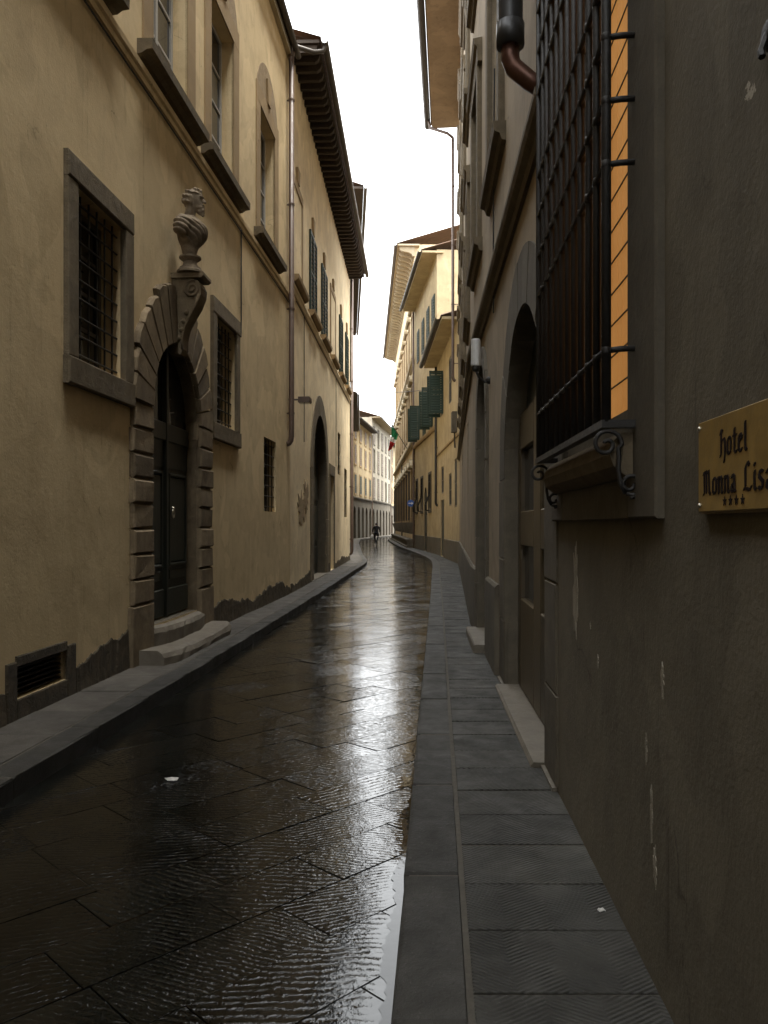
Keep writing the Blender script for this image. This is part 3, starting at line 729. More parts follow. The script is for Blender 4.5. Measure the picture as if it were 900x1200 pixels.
# stone reveal lining + impost
ap = arch_pts(PC - PR, PC + PR, PT, 20)
path = [(PC - PR, 0.47)] + ap + [(PC + PR, 0.47)]
inn = [(PC + (x - PC) * 0.985, z if i in (0, len(path) - 1) else z - 0.012) for i, (x, z) in enumerate(path)]
for i in range(len(path) - 1):
    q = [WL1(*path[i], -0.22), WL1(*path[i + 1], -0.22), WL1(*inn[i + 1], -0.22), WL1(*inn[i], -0.22)] + \
        [WL1(*path[i], 0.0), WL1(*path[i + 1], 0.0), WL1(*inn[i + 1], 0.0), WL1(*inn[i], 0.0)]
    por.hexa([q[0], q[1], q[2], q[3], q[4], q[5], q[6], q[7]])
portal = por.build('portal', 'portal', b1)
for sx in (-1, 1):
    e = PC + sx * PR
    m = MB(); d0, d1 = sorted((e, e - sx * 0.05)); m.box(WL1, d0, d1, 2.72, 2.95, -0.13, 0.03, ch=0.01); m.build('impost', 'portal', portal)
    m = MB(); d0, d1 = sorted((e, e - sx * 0.03)); m.box(WL1, d0, d1, 2.62, 2.72, -0.13, 0.015, ch=0.005); m.build('impost', 'portal', portal)
    # rusticated pier blocks
    z = 0.11; k = 0
    while z < 2.93:
        h = 0.65 if k == 0 else 0.268; h = min(h, 2.95 - z)
        ww = 0.56 + (0.05 if k == 0 else random.uniform(-0.015, 0.02))
        d0, d1 = sorted((e, e + sx * ww))
        part_box('pier_block', 'portal', portal, WL1, d0, d1, z + 0.004, z + h - 0.018, -0.02, 0.055 + random.uniform(-0.006, 0.010), ch=0.016, jit=0.008)
        z += h; k += 1
    part_box('pier_back', 'portal', portal, WL1, *sorted((e + sx * 0.004, e + sx * 0.53)), 0.10, 2.95, -0.02, 0.028)
# voussoirs, each a separate wedge with an uneven outer end
NV = 15
for i in range(NV):
    if i == NV // 2: continue
    a0 = math.pi * (i + 0.045) / NV; a1 = math.pi * (i + 0.955) / NV; cz = PT - PR
    top = math.sin((a0 + a1) / 2)
    ro = 1.43 + 0.13 * top ** 3 + random.uniform(-0.03, 0.03)
    P = lambda a, r: (PC - r * math.cos(a), cz + r * math.sin(a))
    if i in (0, NV - 1): ro = 1.44
    quad = [P(a0, PR), P((a0 + a1) / 2, PR), P(a1, PR), P(a1, ro), P((a0 + a1) / 2, ro + 0.02), P(a0, ro)]
    m = MB(); n = 6
    cxp = sum(q[0] for q in quad) / n; czp = sum(q[1] for q in quad) / n
    ins = [(x + (cxp - x) * 0.07, z + (czp - z) * 0.05) for x, z in quad]
    pf = 0.065 + random.uniform(-0.008, 0.010)
    vs = [WL1(x, z, -0.02) for x, z in quad] + [WL1(x, z, pf - 0.025) for x, z in quad] + [WL1(x, z, pf) for x, z in ins]
    fs = [tuple(range(n)), tuple(range(3 * n - 1, 2 * n - 1, -1))]
    for q in range(n):
        k = (q + 1) % n; fs += [(q, q + n, k + n, k), (q + n, q + 2 * n, k + 2 * n, k + n)]
    m.add(vs, fs); m.build('voussoir', 'portal', portal)
# scrolled keystone console carrying the bust
prof = [(-0.02, 3.66), (0.10, 3.66), (0.13, 3.72), (0.13, 3.84), (0.16, 3.98), (0.23, 4.12), (0.31, 4.25), (0.355, 4.37), (0.36, 4.46), (0.325, 4.53), (0.26, 4.555), (-0.02, 4.56)]
m = MB(); n = len(prof)
wd = lambda z: 0.085 + 0.045 * (z - 3.66) / 0.9
vs = [WL1(PC - wd(z), z, p) for p, z in prof] + [WL1(PC + wd(z), z, p) for p, z in prof]
m.add(vs, [tuple(range(n)), tuple(range(2 * n - 1, n - 1, -1))] + [(i, i + n, (i + 1) % n + n, (i + 1) % n) for i in range(n)])
con = m.build('keystone_console', 'portal', portal)
for sx in (-1, 1):
    m = MB()
    pts = []
    for i in range(26):
        t = i / 25; a = t * 3.6 * math.pi; rr = 0.095 * (1 - t) + 0.012
        pts.append(WL1(PC + sx * (wd(4.45) + 0.004), 4.43 + rr * math.sin(a + 1.2), 0.25 + rr * math.cos(a + 1.2)))
    m.tube(pts, 0.017, 6)
    edge = [(0.12, 3.72), (0.115, 3.84), (0.145, 3.98), (0.215, 4.12), (0.29, 4.25), (0.335, 4.37)]
    m.tube([WL1(PC + sx * (wd(z) + 0.002), z, p) for p, z in edge], 0.017, 6)
    for z in (3.85, 3.95, 4.05, 4.15): m.ball(WL1(PC + sx * (wd(z) + 0.004), z, 0.03 + (z - 3.7) * 0.33), 0.035)
    m.build('scroll', 'portal', portal, smooth=True)
m = MB(); m.profile(WL1, [(-0.02, 4.56), (0.37, 4.56), (0.40, 4.585), (0.40, 4.62), (-0.02, 4.62)], PC - 0.165, PC + 0.165); m.build('console_cap', 'portal', portal)

# door leaves
dr = MB(); DP = -0.15
m = MB(); m.box(WL1, PC - PR, PC + PR, 2.62, 2.84, DP - 0.05, DP + 0.05, ch=0.01); m.box(WL1, PC - 0.035, PC + 0.035, 0.49, 3.76, DP - 0.05, DP + 0.06, ch=0.01)
m.box(WL1, PC - PR, PC + PR, 2.3, 2.62, DP - 0.05, DP + 0.02)
door = m.build('door', 'door', b1)
for sx in (-1, 1):
    d0, d1 = sorted((PC + sx * 0.036, PC + sx * (PR - 0.015)))
    lf = part_box('door_leaf', 'door', door, WL1, d0, d1, 0.49, 2.3, DP - 0.05, DP + 0.01)
    part_box('kick_board', 'door', door, WL1, d0 + 0.01, d1 - 0.01, 0.5, 0.82, DP, DP + 0.035, ch=0.01)
    part_box('panel', 'door', door, WL1, d0 + 0.12, d1 - 0.12, 0.92, 1.05, DP, DP + 0.03, ch=0.015)
    part_box('panel', 'door', door, WL1, d0 + 0.12, d1 - 0.12, 1.13, 2.2, DP, DP + 0.03, ch=0.02)
    fr = MB()
    for (u0, u1, z0, z1) in ((d0 + 0.08, d0 + 0.115, 1.09, 2.24), (d1 - 0.115, d1 - 0.08, 1.09, 2.24), (d0 + 0.115, d1 - 0.115, 2.205, 2.24), (d0 + 0.115, d1 - 0.115, 1.09, 1.125)):
        fr.box(WL1, u0, u1, z0, z1, DP, DP + 0.045, ch=0.01)
    fr.build('panel_moulding', 'door', door)
    # dark glass of the fanlight
    fl = [(d, z) for d, z in arch_pts(PC - PR + 0.01, PC + PR - 0.01, PT - 0.01, 20) if (d - PC) * sx > -0.001]
    fl = fl + [(PC + sx * (PR - 0.01), 2.84), (PC, 2.84)] if sx < 0 and False else fl
    pts = [(PC + sx * 0.035, 2.84)] + [(PC + sx * (PR - 0.015), 2.84)] + sorted([(max(d, PC + 0.035) if sx > 0 else min(d, PC - 0.035), z) for d, z in fl], key=lambda q: -abs(q[0] - PC))
    m = MB(); m.prism(WL1, pts, DP - 0.02, DP); m.build('fanlight', 'glass', door)
m = MB(); kx = PC + 0.2
m.tube([WL1(kx + 0.035 * math.cos(a), 1.74 + 0.05 * math.sin(a), DP + 0.06) for a in [2 * math.pi * i / 14 for i in range(15)]], 0.011, 6, cap=False)
m.ball(WL1(kx, 1.8, DP + 0.055), 0.028); m.build('door_knocker', 'screw', door, smooth=True)

# two worn steps
def worn_step(d0, d1, z0, z1, p0, p1, sag, seed):
    random.seed(seed); m = MB(); n = 16; rows = [(p0, z0), (p1 + 0.0, z0), (p1, z1 - 0.07), (p1 - 0.03, z1 - 0.02), (p1 - 0.08, z1), (p0, z1)]
    vs = []
    for i in range(n + 1):
        t = i / n; d = d0 + (d1 - d0) * t; s = sag * math.sin(math.pi * t); e = 0.06 * (1 - min(1, min(t, 1 - t) * 8))
        for p, z in rows:
            pj = random.uniform(-0.012, 0.012) if p > p0 + 0.1 else 0
            vs.append(WL1(d, z - (s if z > z1 - 0.1 else 0) + (random.uniform(-.006, .006) if z > z0 else 0), p + pj - (e if p > p0 + 0.1 else 0)))
    k = len(rows); fs = [tuple(range(k)), tuple(n * k + k - 1 - i for i in range(k))]
    for i in range(n):
        for j in range(k):
            j2 = (j + 1) % k; fs.append((i * k + j, (i + 1) * k + j, (i + 1) * k + j2, i * k + j2))
    m.add(vs, fs); return m.build('step', 'step', b1, smooth=False)
worn_step(PC - PR - 0.02, PC + PR + 0.12, 0.10, 0.465, -0.38, 0.12, 0.02, 3)
worn_step(PC - PR - 0.45, PC + PR + 0.5, 0.10, 0.27, 0.0, 0.40, 0.035, 4)
random.seed(11)
# ragged stone plinth, broken plaster edge
def plinth(W, bld, d0, d1, zf, p=0.014, mat='plinth', rag=0.022, step=0.03, gaps=()):
    runs = []; cur = d0
    for a, b in sorted(gaps): runs.append((cur, a)); cur = b
    runs.append((cur, d1))
    for a, b in runs:
        if b - a < 0.1: continue
        m = MB(); n = max(2, int((b - a) / step)); vs = []; off = 0
        for i in range(n + 1):
            d = a + (b - a) * i / n; off = 0.88 * off + random.uniform(-rag, rag); z = zf(d) + off
            pp = p + random.uniform(-0.004, 0.006)
            vs += [W(d, 0.08, 0.0), W(d, 0.08, pp + 0.012), W(d, (z + 0.1) / 2, pp + random.uniform(-.006, .01)), W(d, z, pp), W(d, z + 0.006, 0.0)]
        fs = []
        for i in range(n):
            for j in range(4): fs.append((5 * i + j, 5 * i + 5 + j, 5 * i + 6 + j, 5 * i + 1 + j))
        fs += [(0, 1, 2, 3, 4), tuple(5 * n + 4 - j for j in range(5))]
        m.add(vs, fs); m.build('plinth', mat, bld)
plinth(WL1, b1, -14, 17.15, lambda d: 0.40 - 0.01 * max(0, d - 11) + 0.08 * math.sin(d * 1.7), gaps=[(5.9, 7.05), (PC - PR - 0.6, PC + PR + 0.6)])
# cellar vent with its stone frame and slats
cv = MB()
cv.box(WL1, 5.92, 6.06, 0.10, 0.56, -0.02, 0.022, ch=0.008); cv.box(WL1, 6.88, 7.04, 0.10, 0.56, -0.02, 0.022, ch=0.008)
cv.box(WL1, 6.06, 6.88, 0.521, 0.60, -0.02, 0.02, ch=0.006); cv.box(WL1, 6.06, 6.88, 0.10, 0.268, -0.02, 0.02, ch=0.006)
cvo = cv.build('cellar_vent', 'plinth', b1)
for i in range(6): part_box('slat', 'iron', cvo, WL1, 6.06, 6.88, 0.285 + i * 0.04, 0.295 + i * 0.04, -0.10, -0.04)
part_box('vent_back', 'door', cvo, WL1, 6.06, 6.88, 0.27, 0.52, -0.36, -0.33)
# cable down the wall and along the string course
m = MB(); m.tube([WL1(12.9, 6.36, 0.02)] + [WL1(12.9 + random.uniform(-.006, .006), z, 0.02) for z in (5.8, 5.3, 4.9)] + [WL1(12.86, 4.62, 0.025)], 0.011, 6)
m.tube([WL1(d, 6.33 + random.uniform(-.01, .01), 0.02) for d in range(-6, 18)], 0.011, 6); m.build('cable', 'dark_pipe', b1)
downpipe(WL1, b1, 16.85, 3.35, 11.55, 0.10, 0.058, 'pipe')
m = MB(); m.lathe(WL1(16.85, 11.5, 0.10), [(0.058, -0.05), (0.075, 0.02), (0.10, 0.14), (0.10, 0.17)], 12); m.build('hopper', 'pipe', b1)

# the bust
def surf(f, lo, hi, n, lab=None):
    lo = np.array(lo, float); hi = np.array(hi, float); h = (hi - lo).max() / n
    dims = np.ceil((hi - lo) / h).astype(int) + 1
    ax = [lo[i] + h * np.arange(dims[i]) for i in range(3)]
    X, Y, Z = np.meshgrid(*ax, indexing='ij'); g = f(X, Y, Z); ins = g < 0
    nx, ny, nz = [d - 1 for d in dims]
    acc = np.zeros((nx, ny, nz, 3)); cnt = np.zeros((nx, ny, nz))
    cs = [(i, j, k) for i in (0, 1) for j in (0, 1) for k in (0, 1)]
    sub = lambda A, c: A[c[0]:c[0] + nx, c[1]:c[1] + ny, c[2]:c[2] + nz]
    for a in cs:
        for x in range(3):
            if a[x]: continue
            b = list(a); b[x] = 1; ga, gb = sub(g, a), sub(g, b); cr = (ga < 0) != (gb < 0)
            t = np.where(cr, ga / np.where(cr, ga - gb, 1), 0)
            for q in range(3): acc[..., q] += np.where(cr, a[q] + (t if q == x else 0), 0)
            cnt += cr
    act = cnt > 0; idx = -np.ones((nx, ny, nz), int); idx[act] = np.arange(act.sum())
    I = np.argwhere(act); V = lo + h * (I + acc[act] / cnt[act][:, None]); F = []
    for x in range(3):
        y, z = (x + 1) % 3, (x + 2) % 3
        s0 = [slice(None)] * 3; s1 = [slice(None)] * 3; s0[x] = slice(0, -1); s1[x] = slice(1, None)
        cr = np.argwhere(ins[tuple(s0)] != ins[tuple(s1)])
        for c in cr:
            if c[y] < 1 or c[z] < 1 or c[y] > [nx, ny, nz][y] - 1 or c[z] > [nx, ny, nz][z] - 1: continue
            q = []
            for dy, dz in ((-1, -1), (0, -1), (0, 0), (-1, 0)):
                e = c.copy(); e[y] += dy; e[z] += dz; q.append(int(idx[tuple(e)]))
            if min(q) >= 0: F.append(tuple(q) if ins[tuple(c)] else tuple(q[::-1]))
    return V, F
def ell(c, r): return lambda X, Y, Z: (np.sqrt(((X - c[0]) / r[0])**2 + ((Y - c[1]) / r[1])**2 + ((Z - c[2]) / r[2])**2) - 1) * min(r)
def cap(a, b, ra, rb):
    a = np.array(a, float); b = np.array(b, float); ab = b - a; L2 = (ab**2).sum()
    def f(X, Y, Z):
        t = np.clip(((X - a[0]) * ab[0] + (Y - a[1]) * ab[1] + (Z - a[2]) * ab[2]) / L2, 0, 1)
        return np.sqrt((X - a[0] - t * ab[0])**2 + (Y - a[1] - t * ab[1])**2 + (Z - a[2] - t * ab[2])**2) - (ra + (rb - ra) * t)
    return f
def smin(fs, k):
    def f(X, Y, Z):
        r = fs[0](X, Y, Z)
        for g in fs[1:]:
            q = g(X, Y, Z); h = np.clip(0.5 + 0.5 * (q - r) / k, 0, 1); r = q * (1 - h) + r * h - k * h * (1 - h)
        return r
    return f
def make_bust():
    base = Vector(WL1(PC - 0.1, 4.62, 0.22))
    t = thing('portrait_bust', base, 'weathered pale stone bust of a bearded man above the arched portal', 'statue')
    rb = random.Random(5)
    # local axes: x out from the wall (the way it looks), y along the wall, z up
    head = [ell((0.035, 0, 0.62), (0.10, 0.078, 0.105)), ell((0.075, 0, 0.565), (0.058, 0.053, 0.062)), cap((-0.02, 0, 0.38), (0.015, 0, 0.56), 0.062, 0.052),
            ell((0.105, 0, 0.52), (0.038, 0.04, 0.05)), cap((0.115, 0, 0.50), (0.135, 0, 0.45), 0.03, 0.014)]
    body = [ell((0.01, 0, 0.27), (0.135, 0.185, 0.16)), ell((0.06, 0, 0.27), (0.115, 0.14, 0.12)), ell((-0.02, 0, 0.345), (0.115, 0.22, 0.07)),
            cap((-0.03, 0.17, 0.33), (-0.03, 0.215, 0.25), 0.07, 0.078), cap((-0.03, -0.17, 0.33), (-0.03, -0.215, 0.25), 0.07, 0.078), cap((-0.01, 0, 0.0), (0.0, 0, 0.2), 0.065, 0.11)]
    hb = smin(head, 0.018); bb = smin(body, 0.035); hbody = smin([bb, hb], 0.02)
    det = [cap((0.128, 0, 0.635), (0.158, 0, 0.595), 0.010, 0.016), ell((0.122, 0, 0.648), (0.024, 0.055, 0.011)), ell((0.135, 0, 0.56), (0.018, 0.032, 0.009)), ell((0.138, 0, 0.542), (0.016, 0.024, 0.008))]
    det += [ell((0.03, q * 0.08, 0.605), (0.022, 0.014, 0.034)) for q in (-1, 1)]
    det += [cap((-0.08, q * 0.07, 0.43), (0.06, q * 0.075, 0.405), 0.022, 0.02) for q in (-1, 1)] + [cap((0.06, -0.075, 0.405), (0.11, 0.0, 0.37), 0.02, 0.02), cap((0.06, 0.075, 0.405), (0.11, 0.0, 0.37), 0.02, 0.02)]
    dmin = lambda X, Y, Z: np.min([g(X, Y, Z) for g in det], axis=0)
    eyes = [ell((0.138, q * 0.032, 0.618), (0.018, 0.018, 0.012)) for q in (-1, 1)]
    sm = lambda v, lo, hi: np.clip((v - lo) / (hi - lo), 0, 1)
    def f(X, Y, Z):
        r = hbody(X, Y, Z)
        # curls over skull and nape, waves in the beard, folds of the cloak
        hair = sm(Z, 0.54, 0.58) * np.maximum(sm(0.055 - X, 0, 0.02), sm(Z - 0.665, 0, 0.015))
        r = r - hair * (0.014 + 0.009 * np.sin(95 * X + 30 * Y) * np.sin(88 * Y + 25 * Z) + 0.008 * np.sin(100 * Z + 40 * X))
        beard = sm(0.545 - Z, 0, 0.01) * sm(Z, 0.43, 0.45) * sm(X, 0.06, 0.075)
        r = r - beard * (0.004 + 0.006 * np.sin(190 * Y) * np.sin(120 * Z + 60 * Y))
        cloak = sm(0.37 - Z, 0, 0.03) * sm(Z, 0.08, 0.14)
        ph = 62 * (Z + 0.55 * Y + 0.25 * X) + 1.6 * np.sin(14 * Y) + 1.2 * np.sin(11 * Z)
        r = r - cloak * 0.0095 * (np.abs(np.sin(ph)) * 2 - 1)
        r = np.minimum(r, dmin(X, Y, Z))
        return np.maximum(np.maximum(r, -np.minimum(eyes[0](X, Y, Z), eyes[1](X, Y, Z))), 0.012 - Z)
    V, F = surf(f, (-0.19, -0.36, -0.02), (0.25, 0.36, 0.79), 120)
    V = V * np.array([1.15, 1.1, 1.1])
    m = MB(); up = Vector((0, 0, 1)); n = Vector((1, -WL1.k, 0)).normalized(); tg = up.cross(n)
    sb = base + Vector((0, 0, 0.20))
    m.add([sb + n * v[0] + tg * v[1] + up * v[2] for v in V], F)
    m.build('figure', 'marble', t, smooth=True, recalc=False)
    m = MB(); m.lathe(base, [(0.16, 0.0), (0.16, 0.025), (0.135, 0.045), (0.125, 0.07), (0.10, 0.085), (0.085, 0.11), (0.078, 0.14), (0.105, 0.16), (0.13, 0.18), (0.13, 0.20), (0.09, 0.215)], 22)
    m.build('socle', 'marble', t, smooth=False)
make_bust()

# ------------------------------------------------------------------ L2: yellow house with deep rafter eave
b2 = thing('rafter_eave_house', (-1.9, 25, 0), 'pale yellow house with deep wooden rafter eave and green shutters beside palazzo downpipe', 'building')
U2 = [(20.35, 21.7), (23.0, 24.4), (28.6, 29.9), (31.2, 32.5)]
SW = [(28.2, 29.3, 3.4, 4.9), (30.9, 32.2, 1.9, 3.8)]
h2 = [(a, b, 7.05, 9.15, False, 0.25) for a, b in U2] + [(21.15, 24.35, 0.12, 4.7, True, 0.45), (25.5, 26.8, 0.12, 3.2, False, 0.3)] + [(a, b, c, d, False, 0.2) for a, b, c, d in SW]
m = MB(); facade(WL2, 17.2, 33.7, -0.05, 12.1, h2, m); m.build('wall', ['ochre2', 'trim'], b2)
eave(WL2, b2, 17.25, 33.6, 12.0, 0.62, rafters=0.36, thick=0.07, gr=0.075)
m = MB(); m.profile(WL2, [(0, 6.70), (0.03, 6.70), (0.05, 6.78), (0.07, 6.80), (0.07, 6.86), (0, 6.88)], 17.3, 33.65); m.build('string_course', 'ochre2', b2)
for i, (a, b) in enumerate(U2):
    w = casement(WL2, b2, a + .03, b - .03, 7.08, 9.12, p=-0.16, rows=3); shutters(WL2, w, a, b, 7.06, 9.14, 'shutter', 'closed')
    m = MB(); m.profile(WL2, [(0, 6.885), (0.1, 6.89), (0.17, 6.95), (0.18, 7.04), (-0.02, 7.045)], a - 0.2, b + 0.2); m.build('sill', 'surround', w)
    m = MB(); c = (a + b) / 2; m.prism(WL2, [(c - .12, 9.2), (c + .12, 9.2), (c + .18, 9.62), (c - .18, 9.62)], -0.01, 0.06); m.build('keystone', 'surround', w)
for a, b in ((17.5, 18.9), (25.7, 27.1)):         # blind windows: only their frames are drawn in plaster
    w = part_box('blind_window', 'ochre2', b2, WL2, a, b, 7.05, 9.15, -0.05, -0.0 + 0.012)
    part_box('jamb', 'surround', w, WL2, a - .16, a, 7.05, 9.15, -0.02, 0.03); part_box('jamb', 'surround', w, WL2, b, b + .16, 7.05, 9.15, -0.02, 0.03)
    part_box('lintel', 'surround', w, WL2, a - .16, b + .16, 9.152, 9.34, -0.02, 0.034)
    m = MB(); m.profile(WL2, [(0, 6.885), (0.1, 6.89), (0.17, 6.95), (0.18, 7.04), (-0.02, 7.045)], a - 0.2, b + 0.2); m.build('sill', 'surround', w)
    m = MB(); c = (a + b) / 2; m.prism(WL2, [(c - .12, 9.345), (c + .12, 9.345), (c + .18, 9.68), (c - .18, 9.68)], -0.01, 0.06); m.build('keystone', 'surround', w)
def stone_arch(W, bld, a, b, z0, zt, w, p, mat, n=13, name='archway'):
    """stone surround of an arched opening: jamb blocks + voussoirs"""
    r = (b - a) / 2; c = (a + b) / 2; zs = zt - r
    root = MB(); root.box(W, a - w, b + w, z0 - 0.02, z0 + 0.02, -0.3, p + 0.02); o = root.build(name, 'step', bld)
    for s, e in ((-1, a), (1, b)):
        z = z0 + 0.02; k = 0
        while z < zs - 0.05:
            h = min(random.uniform(0.5, 0.75), zs - z)
            if zs - z - h < 0.25: h = zs - z
            ww = w * (1.0 if k % 2 else 1.06); d0, d1 = sorted((e, e + s * ww))
            part_box('jamb_block', mat, o, W, d0, d1, z + 0.003, z + h - 0.003, -0.03, p, ch=0.008, jit=0.003); z += h; k += 1
    for i in range(n):
        a0 = math.pi * (i + 0.012) / n; a1 = math.pi * (i + 0.988) / n; am = (a0 + a1) / 2
        q = [(c - R_ * math.cos(t), zs + R_ * math.sin(t)) for R_, t in ((r, a0), (r, am), (r, a1), (r + w, a1), (r + w, am), (r + w, a0))]
        m = MB(); m.prism(W, q, -0.03, p + random.uniform(-0.003, 0.003)); m.build('voussoir', mat, o)
    return o
def arched_door(W, bld, a, b, z0, zt, p, mat, rails=(0.9, 2.1)):
    pts = [(a + .005, z0)] + [(x, z) for x, z in arch_pts(a + .005, b - .005, zt - .005, 16)] + [(b - .005, z0)]
    m = MB(); m.prism(W, pts, p - 0.05, p); o = m.build('door', mat, bld); c = (a + b) / 2
    zs = zt - (b - a) / 2
    for s in (-1, 1):
        e = c + s * (b - a) / 2
        d0, d1 = sorted((c + s * 0.05, e - s * 0.1))
        zz = [z0 + 0.25] + [z0 + r for r in rails] + [zs]
        for i in range(len(zz) - 1):
            if zz[i + 1] - zz[i] < 0.3: continue
            part_box('panel', mat, o, W, d0 + 0.04, d1 - 0.04, zz[i] + 0.08, zz[i + 1] - 0.08, p - 0.01, p + 0.03, ch=0.02)
    part_box('centre_post', mat, o, W, c - 0.03, c + 0.03, z0, zt - 0.1, p - 0.01, p + 0.04, ch=0.01)
    return o
stone_arch(WL2, b2, 21.15, 24.35, 0.12, 4.7, 0.55, 0.03, 'serena')
arched_door(WL2, b2, 21.15, 24.35, 0.14, 4.7, -0.26, 'door')
w = part_box('door', 'door', b2, WL2, 25.5, 26.8, 0.14, 3.2, -0.3, -0.25)
part_box('lintel', 'serena', w, WL2, 25.3, 27.0, 3.2, 3.55, -0.02, 0.03, ch=0.01); part_box('jamb', 'serena', w, WL2, 25.32, 25.5, 0.14, 3.2, -0.02, 0.028, ch=0.01); part_box('jamb', 'serena', w, WL2, 26.8, 26.98, 0.14, 3.2, -0.02, 0.028, ch=0.01)
for a, b, c, d in SW:
    w = casement(WL2, b2, a + .02, b - .02, c + .02, d - .02, p=-0.15, mat='frame_dark', rows=3); bars(WL2, w, a, b, c, d, 4, 6, -0.05, 0.011)
plinth(WL2, b2, 17.25, 33.6, lambda d: 0.34 + 0.05 * math.sin(d * 1.3), gaps=[(20.55, 24.95), (25.3, 27.0)])
m = MB(); m.tube([WL2(d, 6.64 + random.uniform(-.012, .012), 0.02) for d in range(18, 34)], 0.012, 6)
for d in (19.3, 27.4): m.tube([WL2(d + random.uniform(-.01, .01), z, 0.02) for z in (6.64, 6.0, 5.2, 4.4, 3.6)], 0.010, 6)
m.build('cable', 'dark_pipe', b2)
# patch of exposed masonry, irregular outline
def patch(W, bld, cd, cz, rd, rz, mat, seed, p=0.012, n=26, name='bare_patch'):
    rr = random.Random(seed); pts = []
    for i in range(n):
        a = 2 * math.pi * i / n; k = rr.uniform(0.45, 1.15); pts.append((cd + rd * k * math.cos(a), cz + rz * k * math.sin(a)))
    m = MB(); m.prism(W, pts, -0.01, p); return m.build(name, mat, bld)
patch(WL2, b2, 19.0, 2.0, 0.75, 0.42, 'rubble_patch', 3); patch(WL2, b2, 19.7, 2.3, 0.5, 0.4, 'rubble_patch', 5, 0.014)
downpipe(WL2, b2, 33.45, 0.4, 11.9, 0.09, 0.05, 'pipe')
# rain pipe from the gutter end to the downpipe
m = MB(); m.tube([WL2(17.35, 11.98, 0.74), WL2(17.33, 11.86, 0.70), WL2(17.25, 11.80, 0.5), WL1(16.9, 11.72, 0.16), WL1(16.86, 11.62, 0.11)], 0.05, 8); m.build('rain_pipe', 'gutter', b2, smooth=True)
# small box lamp on the downpipe
t = thing('wall_box_light', WL1(17.0, 4.2, 0.0), 'small brown box floodlight on an arm beside the long brown downpipe', 'lamp')
m = MB(); m.box(WL1, 16.95, 17.2, 4.20, 4.32, 0.22, 0.48, ch=0.02); m.build('housing', 'pipe', t); m = MB(); m.tube([WL1(17.05, 4.27, 0.0), WL1(17.05, 4.27, 0.24)], 0.02, 6); m.build('arm', 'pipe', t)
part_box('lens', 'glass', t, WL1, 16.97, 17.18, 4.192, 4.20, 0.24, 0.46)

# ------------------------------------------------------------------ L3, L3b: next houses on the left
b3 = thing('tall_ochre_house', (-2.3, 46, 0), 'tall ochre house with overhanging eave past the rafter eave house', 'building')
h3 = [(d, d + 1.1, z, z + 2.0, False, 0.2) for d in (36, 40, 44, 48, 52, 56) for z in (5.0, 9.0, 12.6)]
m = MB(); facade(WL3, 33.72, 60, -0.05, 15.9, h3, m); m.build('wall', ['ochre3', 'trim'], b3)
eave(WL3, b3, 33.72, 60, 15.8, 0.55, soffit='dark_wood')
for a, b, c, d, _, _ in h3:
    w = casement(WL3, b3, a + .02, b - .02, c + .02, d - .02, p=-0.12, rows=2); shutters(WL3, w, a, b, c, d, 'shutter', 'closed', 10)
downpipe(WL3, b3, 34.0, 0.4, 15.8, 0.1, 0.055, 'pipe')
b3b = thing('low_corner_house', (-2.9, 72, 0), 'low house with small projecting eave between tall ochre house and shuttered house', 'building')
h3b = [(d, d + 1.0, z, z + 1.8, False, 0.2) for d in (62, 66, 70, 74, 78) for z in (1.4, 5.0, 8.2)]
m = MB(); facade(WL3b, 60, 84, -0.05, 11.4, h3b, m); m.build('wall', ['ochre3', 'trim'], b3b)
eave(WL3b, b3b, 60.05, 84, 11.4, 0.6, soffit='dark_wood')
for a, b, c, d, _, _ in h3b: casement(WL3b, b3b, a + .02, b - .02, c + .02, d - .02, p=-0.12, rows=2)

# ------------------------------------------------------------------ L4..L6: the facades that close the bend
def far_house(name, label, d0, d1, zt, mat, rows, nwin, shut, arches, over, base):
    loc = WL4((d0 + d1) / 2, 0, 0); t = thing(name, loc, label, 'building'); hs = []
    sp = (d1 - d0) / nwin
    for i in range(nwin):
        c = d0 + (i + 0.5) * sp
        for z0, z1 in rows: hs.append((c - 0.6, c + 0.6, z0, z1, False, 0.2))
    gs = []
    ng = nwin + 1
    for i in range(ng):
        c = d0 + (i + 0.5) * (d1 - d0) / ng; gs.append((c - 0.75, c + 0.75, 0.12, 3.6 if arches else 3.0, arches, 0.3))
    m = MB(); facade(WL4, d0, d1, -0.05, base, gs, m); m.build('ground_storey', ['grey_band', 'trim'], t)
    m = MB(); facade(WL4, d0, d1, base, zt, hs, m); m.build('wall', [mat, 'trim'], t)
    eave(WL4, t, d0, d1, zt - 0.05, over, soffit='soffit' if over > 0.9 else 'dark_wood')
    m = MB(); m.profile(WL4, [(0, base - .1), (0.1, base - .1), (0.14, base), (0.14, base + .1), (0, base + .12)], d0, d1); m.build('string_course', 'trim', t)
    for k, (a, b, c, d, _, _) in enumerate(hs):
        w = casement(WL4, t, a + .02, b - .02, c + .02, d - .02, p=-0.12, rows=2)
        stone_frame(WL4, w, a, b, c, d, 0.16, 0.05, 'trim' if mat == 'cream' else 'surround')
        st = shut(k)
        if st: shutters(WL4, w, a, b, c, d, st, 'closed', 8)
    for a, b, c, d, ar, _ in gs:
        arched_door(WL4, t, a, b, c, d, -0.25, 'door') if ar else part_box('door', 'door', t, WL4, a, b, c, d, -0.25, -0.2)
    downpipe(WL4, t, d1 - 0.3, 0.4, zt - 0.2, 0.1, 0.06, 'pipe', clips=False)
    return t
far_house('shuttered_house', 'yellowish house with green shutters and grey arched ground storey at the bend', 84, 98.6, 12.9, 'ochre3', [(5.0, 7.0), (8.2, 10.2), (10.9, 12.3)], 4, lambda k: 'shutter' if k % 3 == 0 else 'brown_shutter', True, 0.7, 4.5)
